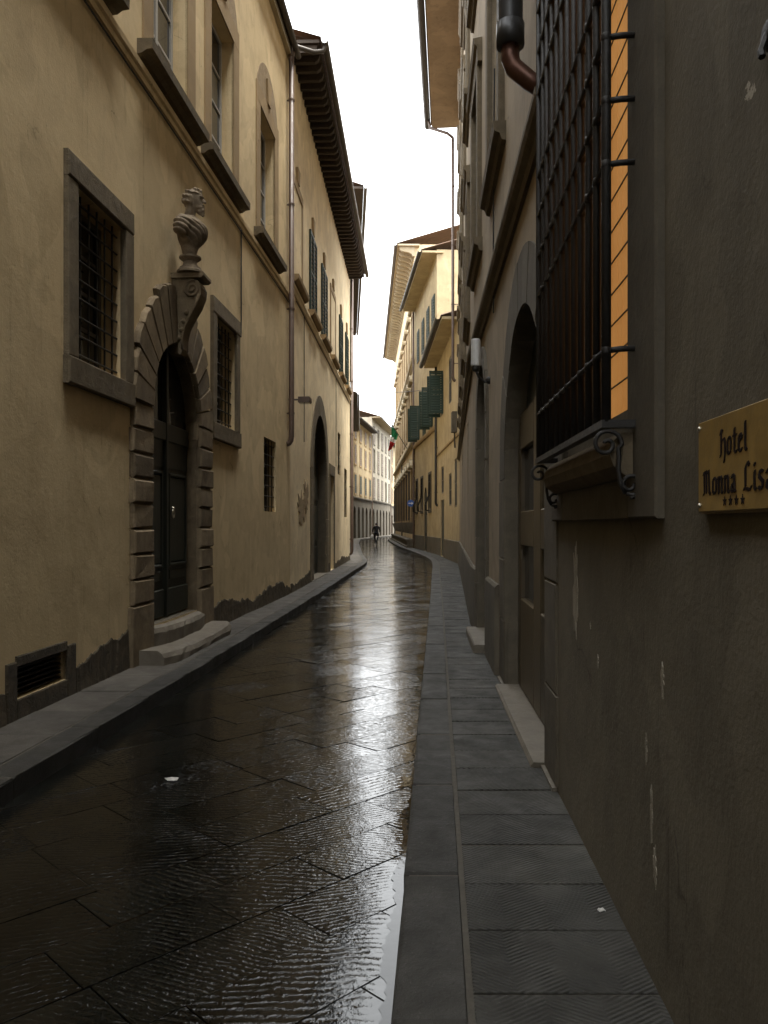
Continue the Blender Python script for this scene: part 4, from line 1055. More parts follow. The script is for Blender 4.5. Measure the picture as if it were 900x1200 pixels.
far_house('cream_house', 'tall cream-white house with grey stone window frames and projecting cornice at the bend', 98.6, 118.5, 14.9, 'cream', [(5.0, 7.4), (8.4, 11.0), (11.8, 13.8)], 5, lambda k: 'brown_shutter' if k % 4 != 1 else None, True, 1.0, 4.6)
far_house('peach_house', 'narrow peach plaster house farthest along the bend beyond the cream house', 118.5, 140, 13.6, 'ochre3', [(5.0, 7.0), (8.2, 10.2), (10.9, 12.9)], 5, lambda k: 'brown_shutter', False, 0.7, 4.4)

# ------------------------------------------------------------------ R1: the taupe palazzo on the right
r1 = thing('taupe_palazzo', (1.5, 6, 0), 'tall grey-brown palazzo with projecting iron window grille and two arched doors', 'building')
UN = [-9.0, -5.4, -1.8, 1.2, 3.9, 8.1, 11.35 - 0.35]; UF = [14.6, 18.0, 21.4, 24.8, 28.2]
ROW = [(5.25, 7.5), (9.1, 11.4), (13.0, 15.0)]
GA, GB, GZ0, GZ1 = 2.80, 4.12, 2.02, 4.55       # grated window
hn = [(c - 0.55, c + 0.55, a, b, False, 0.2) for c in UN for a, b in ROW]
hn += [(GA, GB, GZ0, GZ1, False, 0.22), (4.85, 7.30, 0.14, 3.24, True, 0.34), (9.35, 10.75, 0.14, 3.6, True, 0.30)]
hn += [(-3.6, -2.3, 2.02, 4.5, False, 0.2), (-9.6, -7.4, 0.14, 3.24, True, 0.3)]
hf = [(c - 0.55, c + 0.55, a, b, False, 0.2) for c in UF for a, b in ROW] + [(15.2, 16.1, 2.2, 3.6, False, 0.2), (22.0, 22.9, 2.2, 3.6, False, 0.2)]
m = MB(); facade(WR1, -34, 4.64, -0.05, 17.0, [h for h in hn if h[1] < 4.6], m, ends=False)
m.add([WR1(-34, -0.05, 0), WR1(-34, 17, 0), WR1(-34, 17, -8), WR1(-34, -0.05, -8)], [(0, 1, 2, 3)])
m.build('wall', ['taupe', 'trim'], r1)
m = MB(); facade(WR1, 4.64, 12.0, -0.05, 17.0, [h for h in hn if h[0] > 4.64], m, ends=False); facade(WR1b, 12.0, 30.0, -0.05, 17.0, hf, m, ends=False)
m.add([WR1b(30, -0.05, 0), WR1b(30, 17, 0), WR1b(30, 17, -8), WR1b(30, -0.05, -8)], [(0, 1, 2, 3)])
m.build('wall', ['lit_beige', 'trim'], r1)
eave(WR1, r1, -34, 12.05, 16.8, 1.05, soffit='lit_beige', gut='dark_pipe', gr=0.12)
eave(WR1b, r1, 12.0, 30.6, 16.82, 1.05, soffit='lit_beige', gut='dark_pipe', gr=0.12)
for W, cs in ((WR1, UN), (WR1b, UF)):
    for c in cs:
        for a, b in ROW:
            w = casement(W, r1, c - .53, c + .53, a + .02, b - .02, p=-0.13, mat='frame_dark', rows=3)
            for s in (-1, 1): part_box('jamb', 'sillstone', w, W, *sorted((c + s * .55, c + s * .76)), a, b, -0.02, 0.06, ch=0.012)
            m = MB(); m.profile(W, [(0, b), (0.06, b), (0.07, b + .18), (0.10, b + .21), (0.12, b + .28), (0, b + .30)], c - .86, c + .86); m.build('lintel', 'sillstone', w)
            m = MB(); m.profile(W, [(0, a - .18), (0.04, a - .17), (0.06, a - .11), (0.11, a - .09), (0.12, a - .004), (-0.04, a - .002)], c - .9, c + .9); m.build('sill', 'sillstone', w)
for a, b in ((15.2, 16.1), (22.0, 22.9)):
    w = casement(WR1b, r1, a + .02, b - .02, 2.22, 3.58, p=-0.13, mat='frame_dark', rows=2); bars(WR1b, w, a, b, 2.2, 3.6, 4, 5, -0.04)
casement(WR1, r1, -3.58, -2.32, 2.04, 4.48, p=-0.13, mat='frame_dark', rows=3); arched_door(WR1, r1, -9.6, -7.4, 0.14, 3.24, -0.25, 'brown_door')
# cornice band between ground and first floor
for W, a, b in ((WR1, 4.62, 12.02), (WR1b, 11.98, 30.02)):
    m = MB(); m.profile(W, [(0, 3.98), (0.03, 3.98), (0.045, 4.03), (0.085, 4.06), (0.10, 4.10), (0.10, 4.14), (0, 4.16)], a, b); m.build('cornice', 'sillstone', r1)
# grey base band
for W, a, b in ((WR1, 7.86, 9.13), (WR1, 10.97, 12.01), (WR1b, 11.99, 30.0)):
    m = MB(); m.profile(W, [(-0.01, 0.08), (0.05, 0.08), (0.045, 0.98), (0.02, 1.01), (-0.01, 1.01)], a, b); m.build('base_band', 'grey_band', r1)
# door with the glazed brown leaves
stone_arch(WR1, r1, 4.85, 7.30, 0.12, 3.24, 0.42, 0.012, 'trim', 15)
DP = -0.15
pts = [(4.86, 0.15)] + arch_pts(4.86, 7.29, 3.235, 18) + [(7.29, 0.15)]
m = MB(); m.prism(WR1, pts, DP - 0.06, DP - 0.02); dd = m.build('door', 'door', r1)
for c in (5.47, 6.68):
    for z0, z1, mt in ((0.95, 1.42, 'glass'), (1.72, 2.26, 'glass')):
        part_box('glazing', mt, dd, WR1, c - 0.42, c + 0.42, z0, z1, DP - 0.02, DP - 0.005)
for a, b, c, d in ((4.87, 5.05, 0.16, 2.55), (5.89, 6.26, 0.16, 2.6), (7.10, 7.28, 0.16, 2.55), (5.05, 5.89, 0.16, 0.95), (6.26, 7.10, 0.16, 0.95), (5.05, 5.89, 1.42, 1.72), (6.26, 7.10, 1.42, 1.72), (5.05, 5.89, 2.26, 2.58), (6.26, 7.10, 2.26, 2.58)):
    part_box('rail', 'brown_door', dd, WR1, a + .002, b - .002, c + .002, d - .002, DP - 0.02, DP + 0.035, ch=0.008)
part_box('threshold', 'step', r1, WR1, 4.86, 7.28, 0.08, 0.15, -0.3, 0.09, ch=0.015, jit=0.006)
# second, narrower arch
stone_arch(WR1, r1, 9.35, 10.75, 0.12, 3.6, 0.22, 0.035, 'trim', 11)
arched_door(WR1, r1, 9.35, 10.75, 0.14, 3.6, -0.22, 'door')
part_box('threshold', 'step', r1, WR1, 9.2, 10.85, 0.08, 0.22, -0.25, 0.17, ch=0.015, jit=0.006)

# lit window: surround, panes, curtain
sur = MB()
sur.box(WR1, 2.46, GA, 1.62, 4.85, -0.02, 0.03, ch=0.008); sur.box(WR1, GB, 4.46, 1.62, 4.85, -0.02, 0.03, ch=0.008)
sur.box(WR1, GA, GB, GZ1, 4.85, -0.02, 0.029, ch=0.004); sur.box(WR1, GA, GB, 1.62, GZ0 - 0.12, -0.02, 0.029, ch=0.004)
gw = sur.build('grated_window', 'trim', r1)
m = MB(); m.profile(WR1, [(0, 1.76), (0.05, 1.765), (0.095, 1.80), (0.108, 1.84), (0.10, 1.88), (0.07, 1.915), (-0.2, 1.92)], 2.72, 4.24); m.build('sill', 'sillstone', gw)
fr = MB(); P0 = -0.10
for a, b in ((GA, GA + .05), (GB - .05, GB), (3.83, 3.88)): fr.box(WR1, a, b, GZ0 - .1, GZ1, P0 - .03, P0 + .03)
fr.build('casement', 'frame_dark', gw)
k = 0; z = GZ0 - 0.08
cm = MB()
while z < GZ1 - 0.1:
    cm.box(WR1, GA + .05, GB - .05, z - 0.003, z + 0.003, P0 - 0.035, P0 - 0.025); z += 0.145
cm.build('lead_cames', 'iron', gw)
for i in range(13):      # boards of the lamp-lit inner shutter
    w_ = (GB - GA - 0.1) / 13; a = GA + .05 + i * w_
    part_box('board', 'lit' if a < 3.78 else 'frame', gw, WR1, a + 0.002, a + w_ - 0.002, GZ0 - .1, GZ1, P0 - 0.05, P0 - 0.03 + random.uniform(-.001, .001), ch=0.003)
part_box('backing', 'door', gw, WR1, GA - .05, GB + .05, GZ0 - .15, GZ1 + .05, P0 - 0.12, P0 - 0.06)

# projecting wrought iron grille
FA, FB, FP, FZ0, FZ1 = 2.70, 4.27, 0.125, 1.95, 4.75
gr = MB()
for z in (FZ0,):
    gr.box(WR1, FA - .015, FB + .015, z - 0.022, z + 0.004, FP - 0.018, FP + 0.018); gr.box(WR1, FA - .015, FA + .02, z - 0.022, z + 0.004, 0.0, FP - 0.018); gr.box(WR1, FB - .02, FB + .015, z - 0.022, z + 0.004, 0.0, FP - 0.018)
grille = gr.build('iron_grille', 'iron', r1)
part_box('top_rail', 'iron', grille, WR1, FA - .015, FB + .015, FZ1, FZ1 + 0.025, FP - 0.018, FP + 0.018)
NB = 12
bd = [FA + (FB - FA) * i / (NB - 1) for i in range(NB)]
for i, d in enumerate(bd):
    m = MB(); j = random.uniform(-.003, .003); m.tube([WR1(d, FZ0 - 0.002, FP), WR1(d + j, 3.2, FP + random.uniform(-.003, .003)), WR1(d, FZ1 + 0.005, FP)], 0.0145 if 0 < i < NB - 1 else 0.017, 7)
    m.build('bar', 'iron', grille, smooth=True)
for z in (2.19, 2.82, 3.035, 3.25, 3.46, 3.9, 4.12, 4.34, 4.56):
    m = MB(); m.tube([WR1(FA - 0.01, z, FP + 0.004), WR1(FB + 0.01, z, FP + 0.004)], 0.010, 6)
    for d in bd:
        zz = z; m.tube([WR1(d, zz - 0.017, FP), WR1(d, zz - 0.008, FP), WR1(d, zz + 0.008, FP), WR1(d, zz + 0.017, FP)], [0.013, 0.018, 0.018, 0.013], 7)
    for e in (FA, FB):
        m.tube([WR1(e, z, FP), WR1(e, z + 0.006, FP * 0.6), WR1(e, z + 0.008, 0.0)], 0.0105, 7)
    m.build('cross_rail', 'iron', grille, smooth=True)
def spiral(u0, z0, r0, turns, start, dirn, n=26):
    return [(u0 + (r0 * (1 - i / n) + 0.008) * math.cos(start + dirn * turns * 2 * math.pi * i / n), z0 + (r0 * (1 - i / n) + 0.008) * math.sin(start + dirn * turns * 2 * math.pi * i / n)) for i in range(n + 1)]
for e in (FA - 0.005, FB + 0.005):
    # scroll bracket: curl under the rail, S-curve down to a curl at the wall
    up = spiral(0.125, 1.872, 0.045, 1.4, math.pi, -1)[::-1]
    mid = [(0.082, 1.83), (0.085, 1.79), (0.078, 1.74), (0.06, 1.705)]
    lo = spiral(0.045, 1.735, 0.036, 1.3, -0.5 * math.pi, -1)
    m = MB(); m.tube([WR1(e, z, u) for u, z in up + [(0.085, 1.86)] + mid], 0.008, 6)
    m.tube([WR1(e, z, u) for u, z in [(0.06, 1.705), (0.03, 1.70), (0.004, 1.70)]], 0.008, 6); m.tube([WR1(e, z, u) for u, z in lo], 0.0075, 6)
    m.build('scroll_bracket', 'iron', grille, smooth=True)
# downpipe ending in a copper elbow that runs into the wall
m = MB(); PD = 5.0
m.tube([WR1(PD, 16.6, 0.9), WR1(PD, 16.3, 0.6), WR1(PD, 16.0, 0.24), WR1(PD, 15.7, 0.20), WR1(PD, 4.72, 0.20), WR1(PD, 4.62, 0.20)], 0.078, 14)
m.tube([WR1(PD, 4.74, 0.20), WR1(PD, 4.60, 0.20)], 0.088, 14)
dp = m.build('downpipe', 'dark_pipe', r1, smooth=True)
m = MB(); m.tube([WR1(PD, 4.62, 0.20), WR1(PD, 4.52, 0.20), WR1(PD - 0.01, 4.46, 0.18), WR1(PD - 0.03, 4.36, 0.08), WR1(PD - 0.05, 4.28, -0.04)], 0.058, 12); m.build('copper_elbow', 'copper', dp, smooth=True)
downpipe(WR1b, r1, 29.7, 7.0, 16.0, 0.25, 0.055, 'pipe')
m = MB(); m.tube([WR1b(30.0, 16.85, 1.15), WR1b(29.9, 16.5, 1.1), WR1b(29.75, 16.2, 0.45), WR1b(29.7, 16.0, 0.25)], 0.055, 8); m.build('rain_pipe', 'pipe', r1, smooth=True)
m = MB(); m.tube([WR1(8.05, 6.2, 0.03)] + [WR1(8.3 + random.uniform(-.01, .01), z, 0.02) for z in (5.2, 4.9, 4.3, 3.8)], 0.008, 6); m.build('cable', 'dark_pipe', r1)
# bare spots in the plaster and the filled strip
patch(WR1, r1, 2.48, 1.12, 0.02, 0.055, 'patch', 21, 0.003); patch(WR1, r1, 3.9, 1.28, 0.06, 0.24, 'patch', 22, 0.004)
patch(WR1, r1, 2.66, 0.86, 0.012, 0.06, 'patch', 23, 0.003); patch(WR1, r1, 2.60, 0.66, 0.012, 0.10, 'patch', 24, 0.003); patch(WR1, r1, 2.56, 0.50, 0.02, 0.07, 'patch', 25, 0.003)
patch(WR1, r1, 3.4, 1.02, 0.012, 0.03, 'patch', 26, 0.003); patch(WR1, r1, 3.55, 1.15, 0.01, 0.02, 'patch', 27, 0.003)
# wall foot: shallow rendered skirting with a broken edge

# hotel name plate
t = thing('name_plate', WR1(1.84, 1.628, 0.0), 'square-cornered brass hotel name plate with blackletter lettering screwed to the wall', 'sign')
part_box('mount', 'brass_dark', t, WR1, 1.592, 2.096, 1.628, 1.862, -0.002, 0.014)
part_box('plate', 'brass', t, WR1, 1.588, 2.10, 1.634, 1.866, 0.0145, 0.020, ch=0.0015)
GL = {'H': (0.72, [[(.0, 1.3), (.15, 1.55), (.3, 1.42)], [(.15, 1.5), (.15, .1), (.0, -.05)], [(.15, .85), (.5, 1.0), (.62, .78), (.62, .1), (.5, -.42)]]),
      'o': (0.62, [[(.1, .85), (.1, .15), (.3, 0)], [(.1, .85), (.3, 1), (.5, .85), (.5, .15), (.3, 0)]]),
      't': (0.5, [[(.2, 1.4), (.2, .15), (.35, 0), (.45, .1)], [(.04, 1), (.42, 1)]]),
      'e': (0.56, [[(.46, .15), (.3, 0), (.1, .15), (.1, .85), (.3, 1), (.46, .8), (.1, .5)]]),
      'l': (0.36, [[(.15, 1.6), (.15, .12), (.3, 0)]]),
      'M': (1.05, [[(.0, 1.3), (.12, 1.45), (.16, .1), (.0, 0)], [(.16, 1.35), (.4, 1.5), (.45, .1)], [(.45, 1.35), (.72, 1.5), (.8, .15), (.95, 0)]]),
      'n': (0.64, [[(.0, .9), (.1, 1), (.1, .0)], [(.1, .8), (.35, 1), (.46, .85), (.46, .12), (.56, 0)]]),
      'a': (0.62, [[(.08, .85), (.25, 1), (.42, .88), (.42, .1), (.54, 0)], [(.42, .55), (.12, .4), (.1, .12), (.25, 0), (.42, .15)]]),
      'L': (0.78, [[(.5, 1.35), (.36, 1.55), (.15, 1.3), (.15, .2), (.0, .05)], [(.0, .12), (.3, .1), (.55, 0), (.7, .2)]]),
      'i': (0.30, [[(.1, 1), (.1, .12), (.22, 0)], [(.08, 1.4), (.14, 1.3)]]),
      's': (0.56, [[(.44, .9), (.25, 1), (.1, .85), (.12, .65), (.42, .4), (.42, .15), (.25, 0), (.05, .12)]])}
def word(txt, d_start, z, xh, sx, p):
    """broad-nib blackletter strokes; the text runs towards smaller d"""
    m = MB(); x = 0; k = 0; nib = (0.115 * math.cos(R(38)), 0.115 * math.sin(R(38)))
    for ch in txt:
        w, strokes = GL[ch]
        for st in strokes:
            for i in range(len(st) - 1):
                a, b = st[i], st[i + 1]
                for (n0, n1) in (nib, (0.035, -0.045)):
                    q = [(a[0] - n0, a[1] - n1), (a[0] + n0, a[1] + n1), (b[0] + n0, b[1] + n1), (b[0] - n0, b[1] - n1)]
                    m.prism(WR1, [(d_start - (x + u) * xh * sx, z + v * xh) for u, v in q], p - 0.001, p + 0.0006 + 0.00002 * k); k += 1
        x += w + 0.10
    return m.build('lettering', 'letter', t)
word('Hotel', 1.945, 1.768, 0.040, 1.30, 0.0205); word('Monna', 2.062, 1.677, 0.040, 1.38, 0.0205); word('Lisa', 1.80, 1.677, 0.041, 1.45, 0.0205)
for i in range(4):
    c = 1.915 - i * 0.036; m = MB()
    m.prism(WR1, [(c + (0.013 if j % 2 == 0 else 0.0055) * math.sin(math.pi * j / 5), 1.657 + (0.013 if j % 2 == 0 else 0.0055) * math.cos(math.pi * j / 5)) for j in range(10)], 0.0195, 0.0215); m.build('star', 'letter', t)
for d, z in ((2.088, 1.85), (2.088, 1.65), (1.60, 1.85), (1.60, 1.65)):
    m = MB(); m.ball(WR1(d, z, 0.021), 0.0065); m.build('screw', 'screw', t, smooth=True)
# iron bell-shaped fitting high on the wall
t = thing('iron_wall_hook', WR1(1.66, 2.6, 0), 'small round dark iron fitting on the taupe wall above the name plate', 'hook')
m = MB(); m.tube([WR1(1.69, 2.64, 0.0), WR1(1.69, 2.64, 0.012), WR1(1.69, 2.64, 0.02)], [0.035, 0.035, 0.022], 14); m.build('boss', 'iron', t, smooth=True); m = MB(); m.tube([WR1(1.69, 2.64, 0.015), WR1(1.685, 2.60, 0.03), WR1(1.68, 2.585, 0.03)], 0.008, 6); m.build('hook_arm', 'iron', t)
# wall lamp by the second arch
t = thing('wall_lamp', WR1(8.95, 3.25, 0), 'unlit pale metal cylinder wall lamp between the two arched doors', 'lamp')
q = WR1(8.95, 3.42, 0.16); m = MB(); m.lathe(q, [(0.05, -0.04), (0.055, -0.03), (0.055, 0.24), (0.05, 0.26)], 14); m.build('shade', 'white_metal', t, smooth=False)
m = MB(); m.lathe(q, [(0.03, -0.10), (0.045, -0.08), (0.045, -0.041)], 12); m.build('holder', 'iron', t)
m = MB(); m.tube([WR1(8.95, 3.33, 0.16), WR1(8.95, 3.26, 0.13), WR1(8.95, 3.2, 0.06), WR1(8.95, 3.22, 0.0)], 0.014, 6); m.ball(WR1(8.95, 3.22, 0.01), 0.045); m.build('bracket', 'iron', t)

# ------------------------------------------------------------------ R2..R4 further along on the right
r2 = thing('low_yellow_house', (3.0, 35, 0), 'low yellow house with deep soffit and open green shutters after the taupe palazzo', 'building')
h2 = [(33.0, 34.1, 2.4, 3.75, False, 0.09), (36.2, 37.9, 0.14, 2.75, False, 0.09), (36.4, 37.6, 3.05, 4.3, False, 0.09), (31.0, 31.9, 2.3, 4.2, False, 0.09), (33.0, 34.2, 6.7, 8.65, False, 0.09), (36.6, 37.9, 6.7, 8.65, False, 0.09)]
m = MB(); facade(WR2, 30.02, 40, -0.05, 9.6, h2, m); m.build('wall', ['ochre3', 'trim'], r2)
eave(WR2, r2, 30.65, 40.3, 9.5, 0.62, soffit='ochre3', gut='dark_pipe', gr=0.11)
for k, (a, b, c, d, _, _) in enumerate(h2):
    if k == 1: part_box('door', 'door', r2, WR2, a, b, c, d, -0.09, -0.05); continue
    w = casement(WR2, r2, a + .02, b - .02, c + .02, d - .02, p=-0.055, mat='frame_dark', rows=2)
    if c > 5 and a > 35: shutters(WR2, w, a, b, c, d, 'shutter', 'open', 16)
m = MB(); m.profile(WR2, [(0, 5.0), (0.05, 5.0), (0.06, 5.08), (0, 5.1)], 30.1, 40); m.build('string_course', 'surround', r2)
m = MB(); m.profile(WR2, [(0, 0.08), (0.04, 0.08), (0.035, 0.95), (0, 0.97)], 30.1, 36.15); m.profile(WR2, [(0, 0.08), (0.04, 0.08), (0.035, 0.95), (0, 0.97)], 37.95, 40.0); m.build('base_band', 'grey_band', r2)
downpipe(WR2, r2, 39.5, 2.6, 9.4, 0.1, 0.06, 'dark_pipe')
# meter box at the joint with the palazzo
t = thing('meter_box', WR2(31.3, 5.1, 0), 'grey metal utility box on the low yellow house wall beside the taupe palazzo', 'box')
part_box('case', 'trim', t, WR2, 30.95, 31.35, 5.2, 6.0, 0.0, 0.2, ch=0.02); m = MB(); m.tube([WR2(31.15, 5.2, 0.08), WR2(31.15, 4.6, 0.06)], 0.03, 6); m.build('conduit', 'dark_pipe', t)

r3 = thing('high_eave_house', (2.3, 45, 0), 'tall yellow house with pale broad soffit and dark shutters beyond the low house', 'building')
U = [41.3, 43.6, 46.0, 48.6]
h3 = [(c - .55, c + .55, 11.5, 13.4, False, 0.09) for c in U] + [(c - .6, c + .6, 6.7, 8.75, False, 0.09) for c in (42.2, 45.4, 48.6)] + [(c - .5, c + .5, 2.4, 4.3, False, 0.09) for c in (42.8, 46.6, 49.4)] + [(44.2, 45.5, 0.14, 3.7, True, 0.09)]
m = MB(); facade(WR3, 40.02, 51, -0.05, 15.4, h3, m); m.build('wall', ['ochre3', 'trim'], r3)
eave(WR3, r3, 39.9, 51, 15.2, 0.75, soffit='ochre3', gut='dark_pipe', gr=0.09)
for k, (a, b, c, d, ar, _) in enumerate(h3):
    if ar: arched_door(WR3, r3, a, b, c, d, -0.05, 'door'); continue
    w = casement(WR3, r3, a + .02, b - .02, c + .02, d - .02, p=-0.055, mat='frame_dark', rows=2)
    if c > 10: shutters(WR3, w, a, b, c, d, 'shutter', 'closed', 12)
    elif c > 5: shutters(WR3, w, a, b, c, d, 'shutter', 'open' if k != 5 else 'closed', 14)
    else:
        stone_frame(WR3, w, a, b, c, d, 0.12, 0.04, 'trim')
        m = MB()              # belly grille
        for i in range(5):
            x = a + (b - a) * (i + .5) / 5; m.tube([WR3(x, d, 0.04), WR3(x, c + .8, 0.06), WR3(x, c + .3, 0.25), WR3(x, c, 0.24), WR3(x, c - .05, 0.04)], 0.014, 5)
        for z in (c + .3, c + .8, d - .4): m.tube([WR3(a, z, 0.25 if z < c + .5 else 0.06), WR3(b, z, 0.25 if z < c + .5 else 0.06)], 0.014, 5)
        m.build('belly_grille', 'iron', w)
m = MB(); m.profile(WR3, [(0, 6.4), (0.08, 6.4), (0.12, 6.5), (0.12, 6.62), (0, 6.64)], 40.05, 51); m.build('string_course', 'surround', r3)
for a, b in ((40.05, 44.15), (45.55, 51.0)):
    m = MB(); m.profile(WR3, [(0, 0.08), (0.04, 0.08), (0.035, 0.95), (0, 0.97)], a, b); m.build('base_band', 'grey_band', r3)
downpipe(WR3, r3, 50.7, 0.4, 15.1, 0.1, 0.06, 'pipe', clips=False)

r4 = thing('bracketed_palazzo', (1.6, 68, 0), 'grand ochre palazzo with bracketed cornice, pedimented windows and grilles behind the flag', 'building')
C4 = [53.2 + 3.5 * i for i in range(9)]
h4 = [(c - .65, c + .65, z0, z1, False, 0.25) for c in C4 for z0, z1 in ((2.1, 5.0), (8.0, 10.6), (13.0, 15.4))]
m = MB(); facade(WR4, 51, 85, -0.05, 19.5, h4, m, back=8); m.build('wall', ['ochre2', 'trim'], r4)
eave(WR4, r4, 50.6, 85.3, 19.3, 1.1, soffit='soffit', brackets=0.9, gr=0.09)
for z in (6.7, 11.9):
    m = MB(); m.profile(WR4, [(0, z), (0.08, z), (0.12, z + .1), (0.2, z + .14), (0.22, z + .26), (0, z + .28)], 51, 85); m.build('string_course', 'soffit', r4)
for a, b, c, d, _, _ in h4:
    w = casement(WR4, r4, a + .03, b - .03, c + .03, d - .03, p=-0.15, mat='frame_dark', rows=3); cx = (a + b) / 2
    stone_frame(WR4, w, a, b, c, d, 0.28, 0.06, 'surround')
    m = MB(); m.prism(WR4, [(a - .5, d + .42), (b + .5, d + .42), (cx, d + .95)], 0.0, 0.22); m.profile(WR4, [(0, d + .32), (0.18, d + .32), (0.27, d + .40), (0.27, d + .47), (0, d + .48)], a - .55, b + .55); m.build('pediment', 'soffit', w)
    if c < 5:
        m = MB()
        for i in range(7):
            x = a - .1 + (b - a + .2) * (i + .5) / 7; m.tube([WR4(x, c - .2, 0.24), WR4(x, d + .1, 0.24)], 0.018, 5)
        for z in (c - .1, c + .6, c + 1.3, c + 2.0, d): m.tube([WR4(a - .15, z, 0.24), WR4(b + .15, z, 0.24)], 0.016, 5)
        m.build('window_grille', 'iron', w)
        for s in (-1, 1): m = MB(); m.profile(WR4, [(0, c - 1.1), (0.16, c - 1.1), (0.2, c - .9), (0.34, c - .5), (0.36, c - .34), (0, c - .34)], cx + s * .75 - .12, cx + s * .75 + .12); m.build('console', 'trim', w)
for x in (51.25, 68.0, 84.7):
    m = MB(); z = 0.1; k = 0
    while z < 6.6: m.box(WR4, x - (.45 if k % 2 else .3), x + (.45 if k % 2 else .3), z, z + .43, -0.02, 0.09, ch=0.03); z += .46; k += 1
    m.build('quoins', 'trim', r4)
m = MB(); m.profile(WR4, [(0, 0.08), (0.5, 0.08), (0.5, 0.2), (0.42, 0.24), (0.40, 0.52), (0.48, 0.56), (0.48, 0.66), (0, 0.67)], 51.6, 84.5); m.build('stone_bench', 'trim', r4)

# unseen house round the bend, added to keep light off the far facades
WR5 = Wall(-19.4, 0.25, -1)
r5 = thing('unseen_bend_house', (4.6, 96, 0), 'plain ochre house unseen round the bend, added to shade the far facades', 'building')
h5 = [(d, d + 1.1, z, z + 2.0, False, 0.2) for d in (88, 92, 96, 100, 104, 108) for z in (5.0, 9.0, 12.6)]
m = MB(); facade(WR5, 86, 112, -0.05, 15.5, h5, m); m.build('wall', ['ochre3', 'trim'], r5)
eave(WR5, r5, 86, 112, 15.5, 0.7, soffit='dark_wood')
for a, b, c, d, _, _ in h5: casement(WR5, r5, a + .02, b - .02, c + .02, d - .02, p=-0.12, rows=2)

# ------------------------------------------------------------------ flag, road sign, cable
t = thing('flag', WR4(60, 7.0, 0), 'green, white and red flag hanging from an angled pole on the palazzo', 'flag')
m = MB(); A = Vector(WR4(60, 7.3, 0.0)); B = Vector(WR4(60, 9.3, 1.25)); m.tube([A, B], 0.03, 8); m.ball(B, 0.06); m.build('pole', 'dark_wood', t)
dirp = (A - B).normalized()
def cloth(s0, s1, mat):
    """one stripe of the flag; the hoist (green) is on the pole, the fly hangs down in folds"""
    m = MB(); nu, nv = 8, 14; vs = []
    for i in range(nu + 1):
        for j in range(nv + 1):
            f = j / nv; s = s0 + (s1 - s0) * i / nu
            top = B + dirp * (0.08 + 0.95 * f)
            q = top + Vector((0, 0, -1)) * (2.1 * s * (1 - 0.25 * f)) - dirp * (0.95 * f * 0.55 * s)
            q += Vector((-0.22 * s * s + 0.05 * math.sin(f * 13 + s * 3), 0.13 * math.sin(f * 16 + s * 2.5) * (0.25 + s), 0))
            vs.append(q)
    k = nv + 1; fs = [(i * k + j, i * k + j + 1, (i + 1) * k + j + 1, (i + 1) * k + j) for i in range(nu) for j in range(nv)]
    n = len(vs); vs2 = [v + Vector((0, 0.006, 0)) for v in vs]
    m.add(vs + vs2, fs + [tuple(q + n for q in f[::-1]) for f in fs]); o = m.build('stripe', mat, t, smooth=True, recalc=False)
    o['label'] = {'fl_g': 'green stripe', 'fl_w': 'white stripe', 'fl_r': 'red stripe'}[mat]
cloth(0, 0.42, 'fl_g'); cloth(0.42, 0.62, 'fl_w'); cloth(0.62, 1.0, 'fl_r')
t = thing('road_sign', WR3(50.2, 2.7, 0), 'small round blue road sign on a wall bracket by the downpipe', 'sign')
m = MB()
m.tube([Vector(WR3(50.2, 2.95, 0.32)), Vector(WR3(50.2, 2.95, 0.32)) + Vector((0, -0.02, 0))], 0.22, 20); m.build('disc', 'blue', t)
m = MB(); q = Vector(WR3(50.2, 2.95, 0.32)) + Vector((0, -0.026, 0)); m.add([q + Vector((x, 0, z)) for x, z in ((-.14, -.03), (.05, -.03), (.05, -.09), (.16, 0), (.05, .09), (.05, .03), (-.14, .03))] , [tuple(range(7))]); m.build('arrow', 'white', t, recalc=False)
m = MB(); m.tube([WR3(50.2, 2.95, 0.0), WR3(50.2, 2.95, 0.3)], 0.02, 6); m.build('bracket', 'dark_pipe', t)
m = MB(); A = Vector(WL3(38, 8.1, 0)); B = Vector(WR2(38, 8.15, 0)); m.tube([A + (B - A) * (i / 12) + Vector((0, 0, -0.22 * math.sin(math.pi * i / 12))) for i in range(13)], 0.014, 6)
tag(m.build('overhead_cable', 'dark_pipe'), 'thin dark cable strung across the street between two houses', 'cable')

# ------------------------------------------------------------------ cyclist riding away, and litter
CX, CYY = -0.58, 61.0
t = thing('bicycle', (CX, CYY, 0), 'city bicycle being ridden away down the wet street', 'bicycle')
for dy in (-0.53, 0.55):
    m = MB(); m.tube([(CX, CYY + dy + 0.34 * math.cos(a), 0.345 + 0.34 * math.sin(a)) for a in [2 * math.pi * i / 28 for i in range(29)]], 0.022, 8, cap=False); wh = m.build('wheel', 'rubber', t, smooth=True)
    m = MB(); m.tube([(CX, CYY + dy + 0.315 * math.cos(a), 0.345 + 0.315 * math.sin(a)) for a in [2 * math.pi * i / 28 for i in range(29)]], 0.010, 6, cap=False)
    for i in range(14): a = math.pi * 2 * i / 14; m.tube([(CX + (0.02 if i % 2 else -0.02), CYY + dy, 0.345), (CX, CYY + dy + 0.31 * math.cos(a), 0.345 + 0.31 * math.sin(a))], 0.002, 4)
    m.build('rim', 'chrome', wh)
m = MB(); bb = (CX, CYY - 0.08, 0.30); st = (CX, CYY - 0.22, 0.84); hd = (CX, CYY + 0.36, 0.82); h0 = (CX, CYY + 0.40, 0.62)
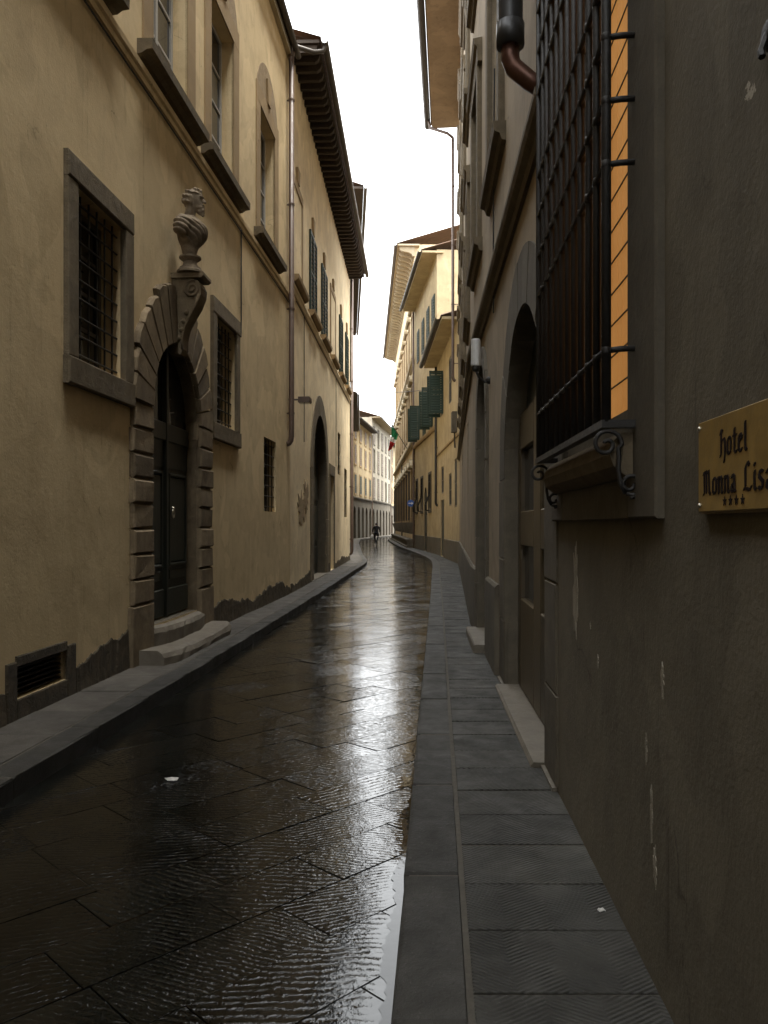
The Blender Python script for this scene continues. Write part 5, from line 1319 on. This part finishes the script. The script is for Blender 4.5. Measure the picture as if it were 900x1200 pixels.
for a, b, r in ((bb, st, .017), (bb, h0, .02), (st, hd, .017), (hd, h0, .018), (bb, (CX + .05, CYY - .53, .345), .011), (bb, (CX - .05, CYY - .53, .345), .011), (st, (CX + .05, CYY - .53, .345), .009), (st, (CX - .05, CYY - .53, .345), .009), (h0, (CX + .05, CYY + .55, .345), .012), (h0, (CX - .05, CYY + .55, .345), .012), (hd, (CX, CYY + .33, 1.0), .014)):
    m.tube([a, b], r, 8)
m.build('frame', 'dark_pipe', t, smooth=True)
m = MB(); m.tube([(CX - .29, CYY + .2, 1.02), (CX - .2, CYY + .3, 1.03), (CX, CYY + .33, 1.0), (CX + .2, CYY + .3, 1.03), (CX + .29, CYY + .2, 1.02)], 0.013, 8); m.build('handlebar', 'chrome', t, smooth=True)
m = MB(); m.tube([st, (CX, CYY - .25, .93)], 0.013, 8); m.tube([(CX, CYY - .40, .955), (CX, CYY - .33, .965), (CX, CYY - .22, .96), (CX, CYY - .1, .95)], [.06, .09, .05, .02], 10); m.build('saddle', 'rubber', t, smooth=True)
m = MB(); m.tube([(CX, CYY - .53 + .39 * math.cos(a), .345 + .39 * math.sin(a)) for a in [0.2 + 2.6 * i / 12 for i in range(13)]], 0.028, 6); m.build('mudguard', 'white', t, smooth=True)
m = MB(); m.tube([(CX - .12, CYY - .03, .17), (CX - .04, CYY - .03, .17)], 0.015, 6); m.tube([(CX + .04, CYY - .13, .43), (CX + .12, CYY - .13, .43)], 0.015, 6); m.tube([(CX - .045, CYY - .03, .17), (CX, CYY - .08, .30), (CX + .045, CYY - .13, .43)], 0.012, 6); m.build('crank', 'dark_pipe', t)
def rider():
    o = thing('person', (CX, CYY - 0.15, 0), 'cyclist in black jacket and dark trousers riding away, hands on the handlebar', 'person')
    V3 = np.array
    prims = []      # (sdf, material index): 0 jacket 1 trousers 2 skin 3 hair 4 shoe
    P = lambda x, y, z: (x, y, z)
    prims += [(cap((0, -0.27, 1.02), (0, -0.16, 1.38), 0.15, 0.165), 0), (ell((0, -0.12, 1.42), (0.21, 0.11, 0.10)), 0), (ell((0, -0.28, 1.0), (0.175, 0.15, 0.12)), 1)]
    for s in (-1, 1):
        prims += [(cap((s * .19, -.12, 1.42), (s * .27, .0, 1.18), .065, .055), 0), (cap((s * .27, .0, 1.18), (s * .26, .2, 1.07), .053, .042), 0)]
        prims += [(ell((s * .265, .235, 1.05), (.035, .05, .035)), 2)]
        for q in range(4): prims += [(cap((s * (.235 + .018 * q), .24, 1.065), (s * (.235 + .018 * q), .275, 1.03), .010, .009), 2)]
        prims += [(cap((s * .225, .22, 1.05), (s * .215, .25, 1.03), .011, .010), 2)]
        f = (-0.03, 0.17) if s < 0 else (-0.13, 0.43)
        knee = (s * .13, 0.15 if s > 0 else 0.05, 0.80 if s > 0 else 0.62)
        prims += [(cap((s * .09, -.26, .97), knee, .10, .068), 1), (cap(knee, (s * .09, f[0] - .06, f[1] + .1), .066, .045), 1), (cap((s * .09, f[0] - .07, f[1] + .04), (s * .09, f[0] + .1, f[1] + .035), .042, .036), 4)]
    prims += [(cap((0, -.1, 1.45), (0, -.06, 1.56), .06, .055), 2), (ell((0, -.03, 1.62), (.078, .095, .115)), 2), (ell((0, -.05, 1.645), (.088, .098, .108)), 3), (ell((0, .065, 1.60), (.014, .02, .022)), 2),
              (ell((.08, -.02, 1.61), (.012, .02, .03)), 2), (ell((-.08, -.02, 1.61), (.012, .02, .03)), 2)]
    f = smin([p[0] for p in prims], 0.018)
    V, F = surf(f, (-.42, -.5, .05), (.42, .42, 1.82), 110)
    C = V[np.array([q for q in F])].mean(1)
    D = np.array([p[0](C[:, 0], C[:, 1], C[:, 2]) for p in prims]); mi = np.array([p[1] for p in prims])[D.argmin(0)]
    m = MB(); m.add([(CX + v[0], CYY + v[1], v[2]) for v in V], F); m.m = [int(x) for x in mi]
    m.build('body', ['black_cloth', 'grey_cloth', 'skin', 'hair', 'rubber'], o, smooth=True, recalc=False)
rider()
t = thing('shopping_bag', (CX - .33, CYY + .1, .5), 'white carrier bag hanging from the left end of the bicycle handlebar', 'bag')
m = MB(); q = (CX - .33, CYY + .2, .52); m.tube([(q[0], q[1], .52), (q[0], q[1], .60), (q[0] + .01, q[1], .76), (q[0] + .03, q[1], .86)], [.10, .15, .13, .05], 12); m.build('pouch', 'white', t, smooth=True)
m = MB(); m.tube([(q[0] + .03, q[1], .85), (CX - .27, CYY + .22, 1.0), (CX - .26, CYY + .22, 1.035)], .008, 6); m.build('handle', 'white', t)
def scrap(x, y, z, r, seed, label):
    rr = random.Random(seed); m = MB(); n = 9
    vs = [(x, y, z + 0.012)] + [(x + r * rr.uniform(.6, 1.3) * math.cos(2 * math.pi * i / n), y + 0.6 * r * rr.uniform(.6, 1.3) * math.sin(2 * math.pi * i / n), z + rr.uniform(0.003, 0.016)) for i in range(n)]
    vs += [(a, b, c - 0.004) for a, b, c in vs]; k = n + 1
    m.add(vs, [(0, i + 1, (i + 1) % n + 1) for i in range(n)] + [(k, k + (i + 1) % n + 1, k + i + 1) for i in range(n)] + [(i + 1, i + 1 + k, (i + 1) % n + 1 + k, (i + 1) % n + 1) for i in range(n)])
    tag(m.build('paper_scrap', 'litter'), label, 'litter')
scrap(-1.32, 5.0, 0.004, 0.05, 1, 'torn white paper scrap lying on the wet road slabs')
scrap(0.83, 3.05, 0.124, 0.013, 2, 'tiny pale paper crumb on the chevron flagstones')
# ------------------------------------------------------------------ end
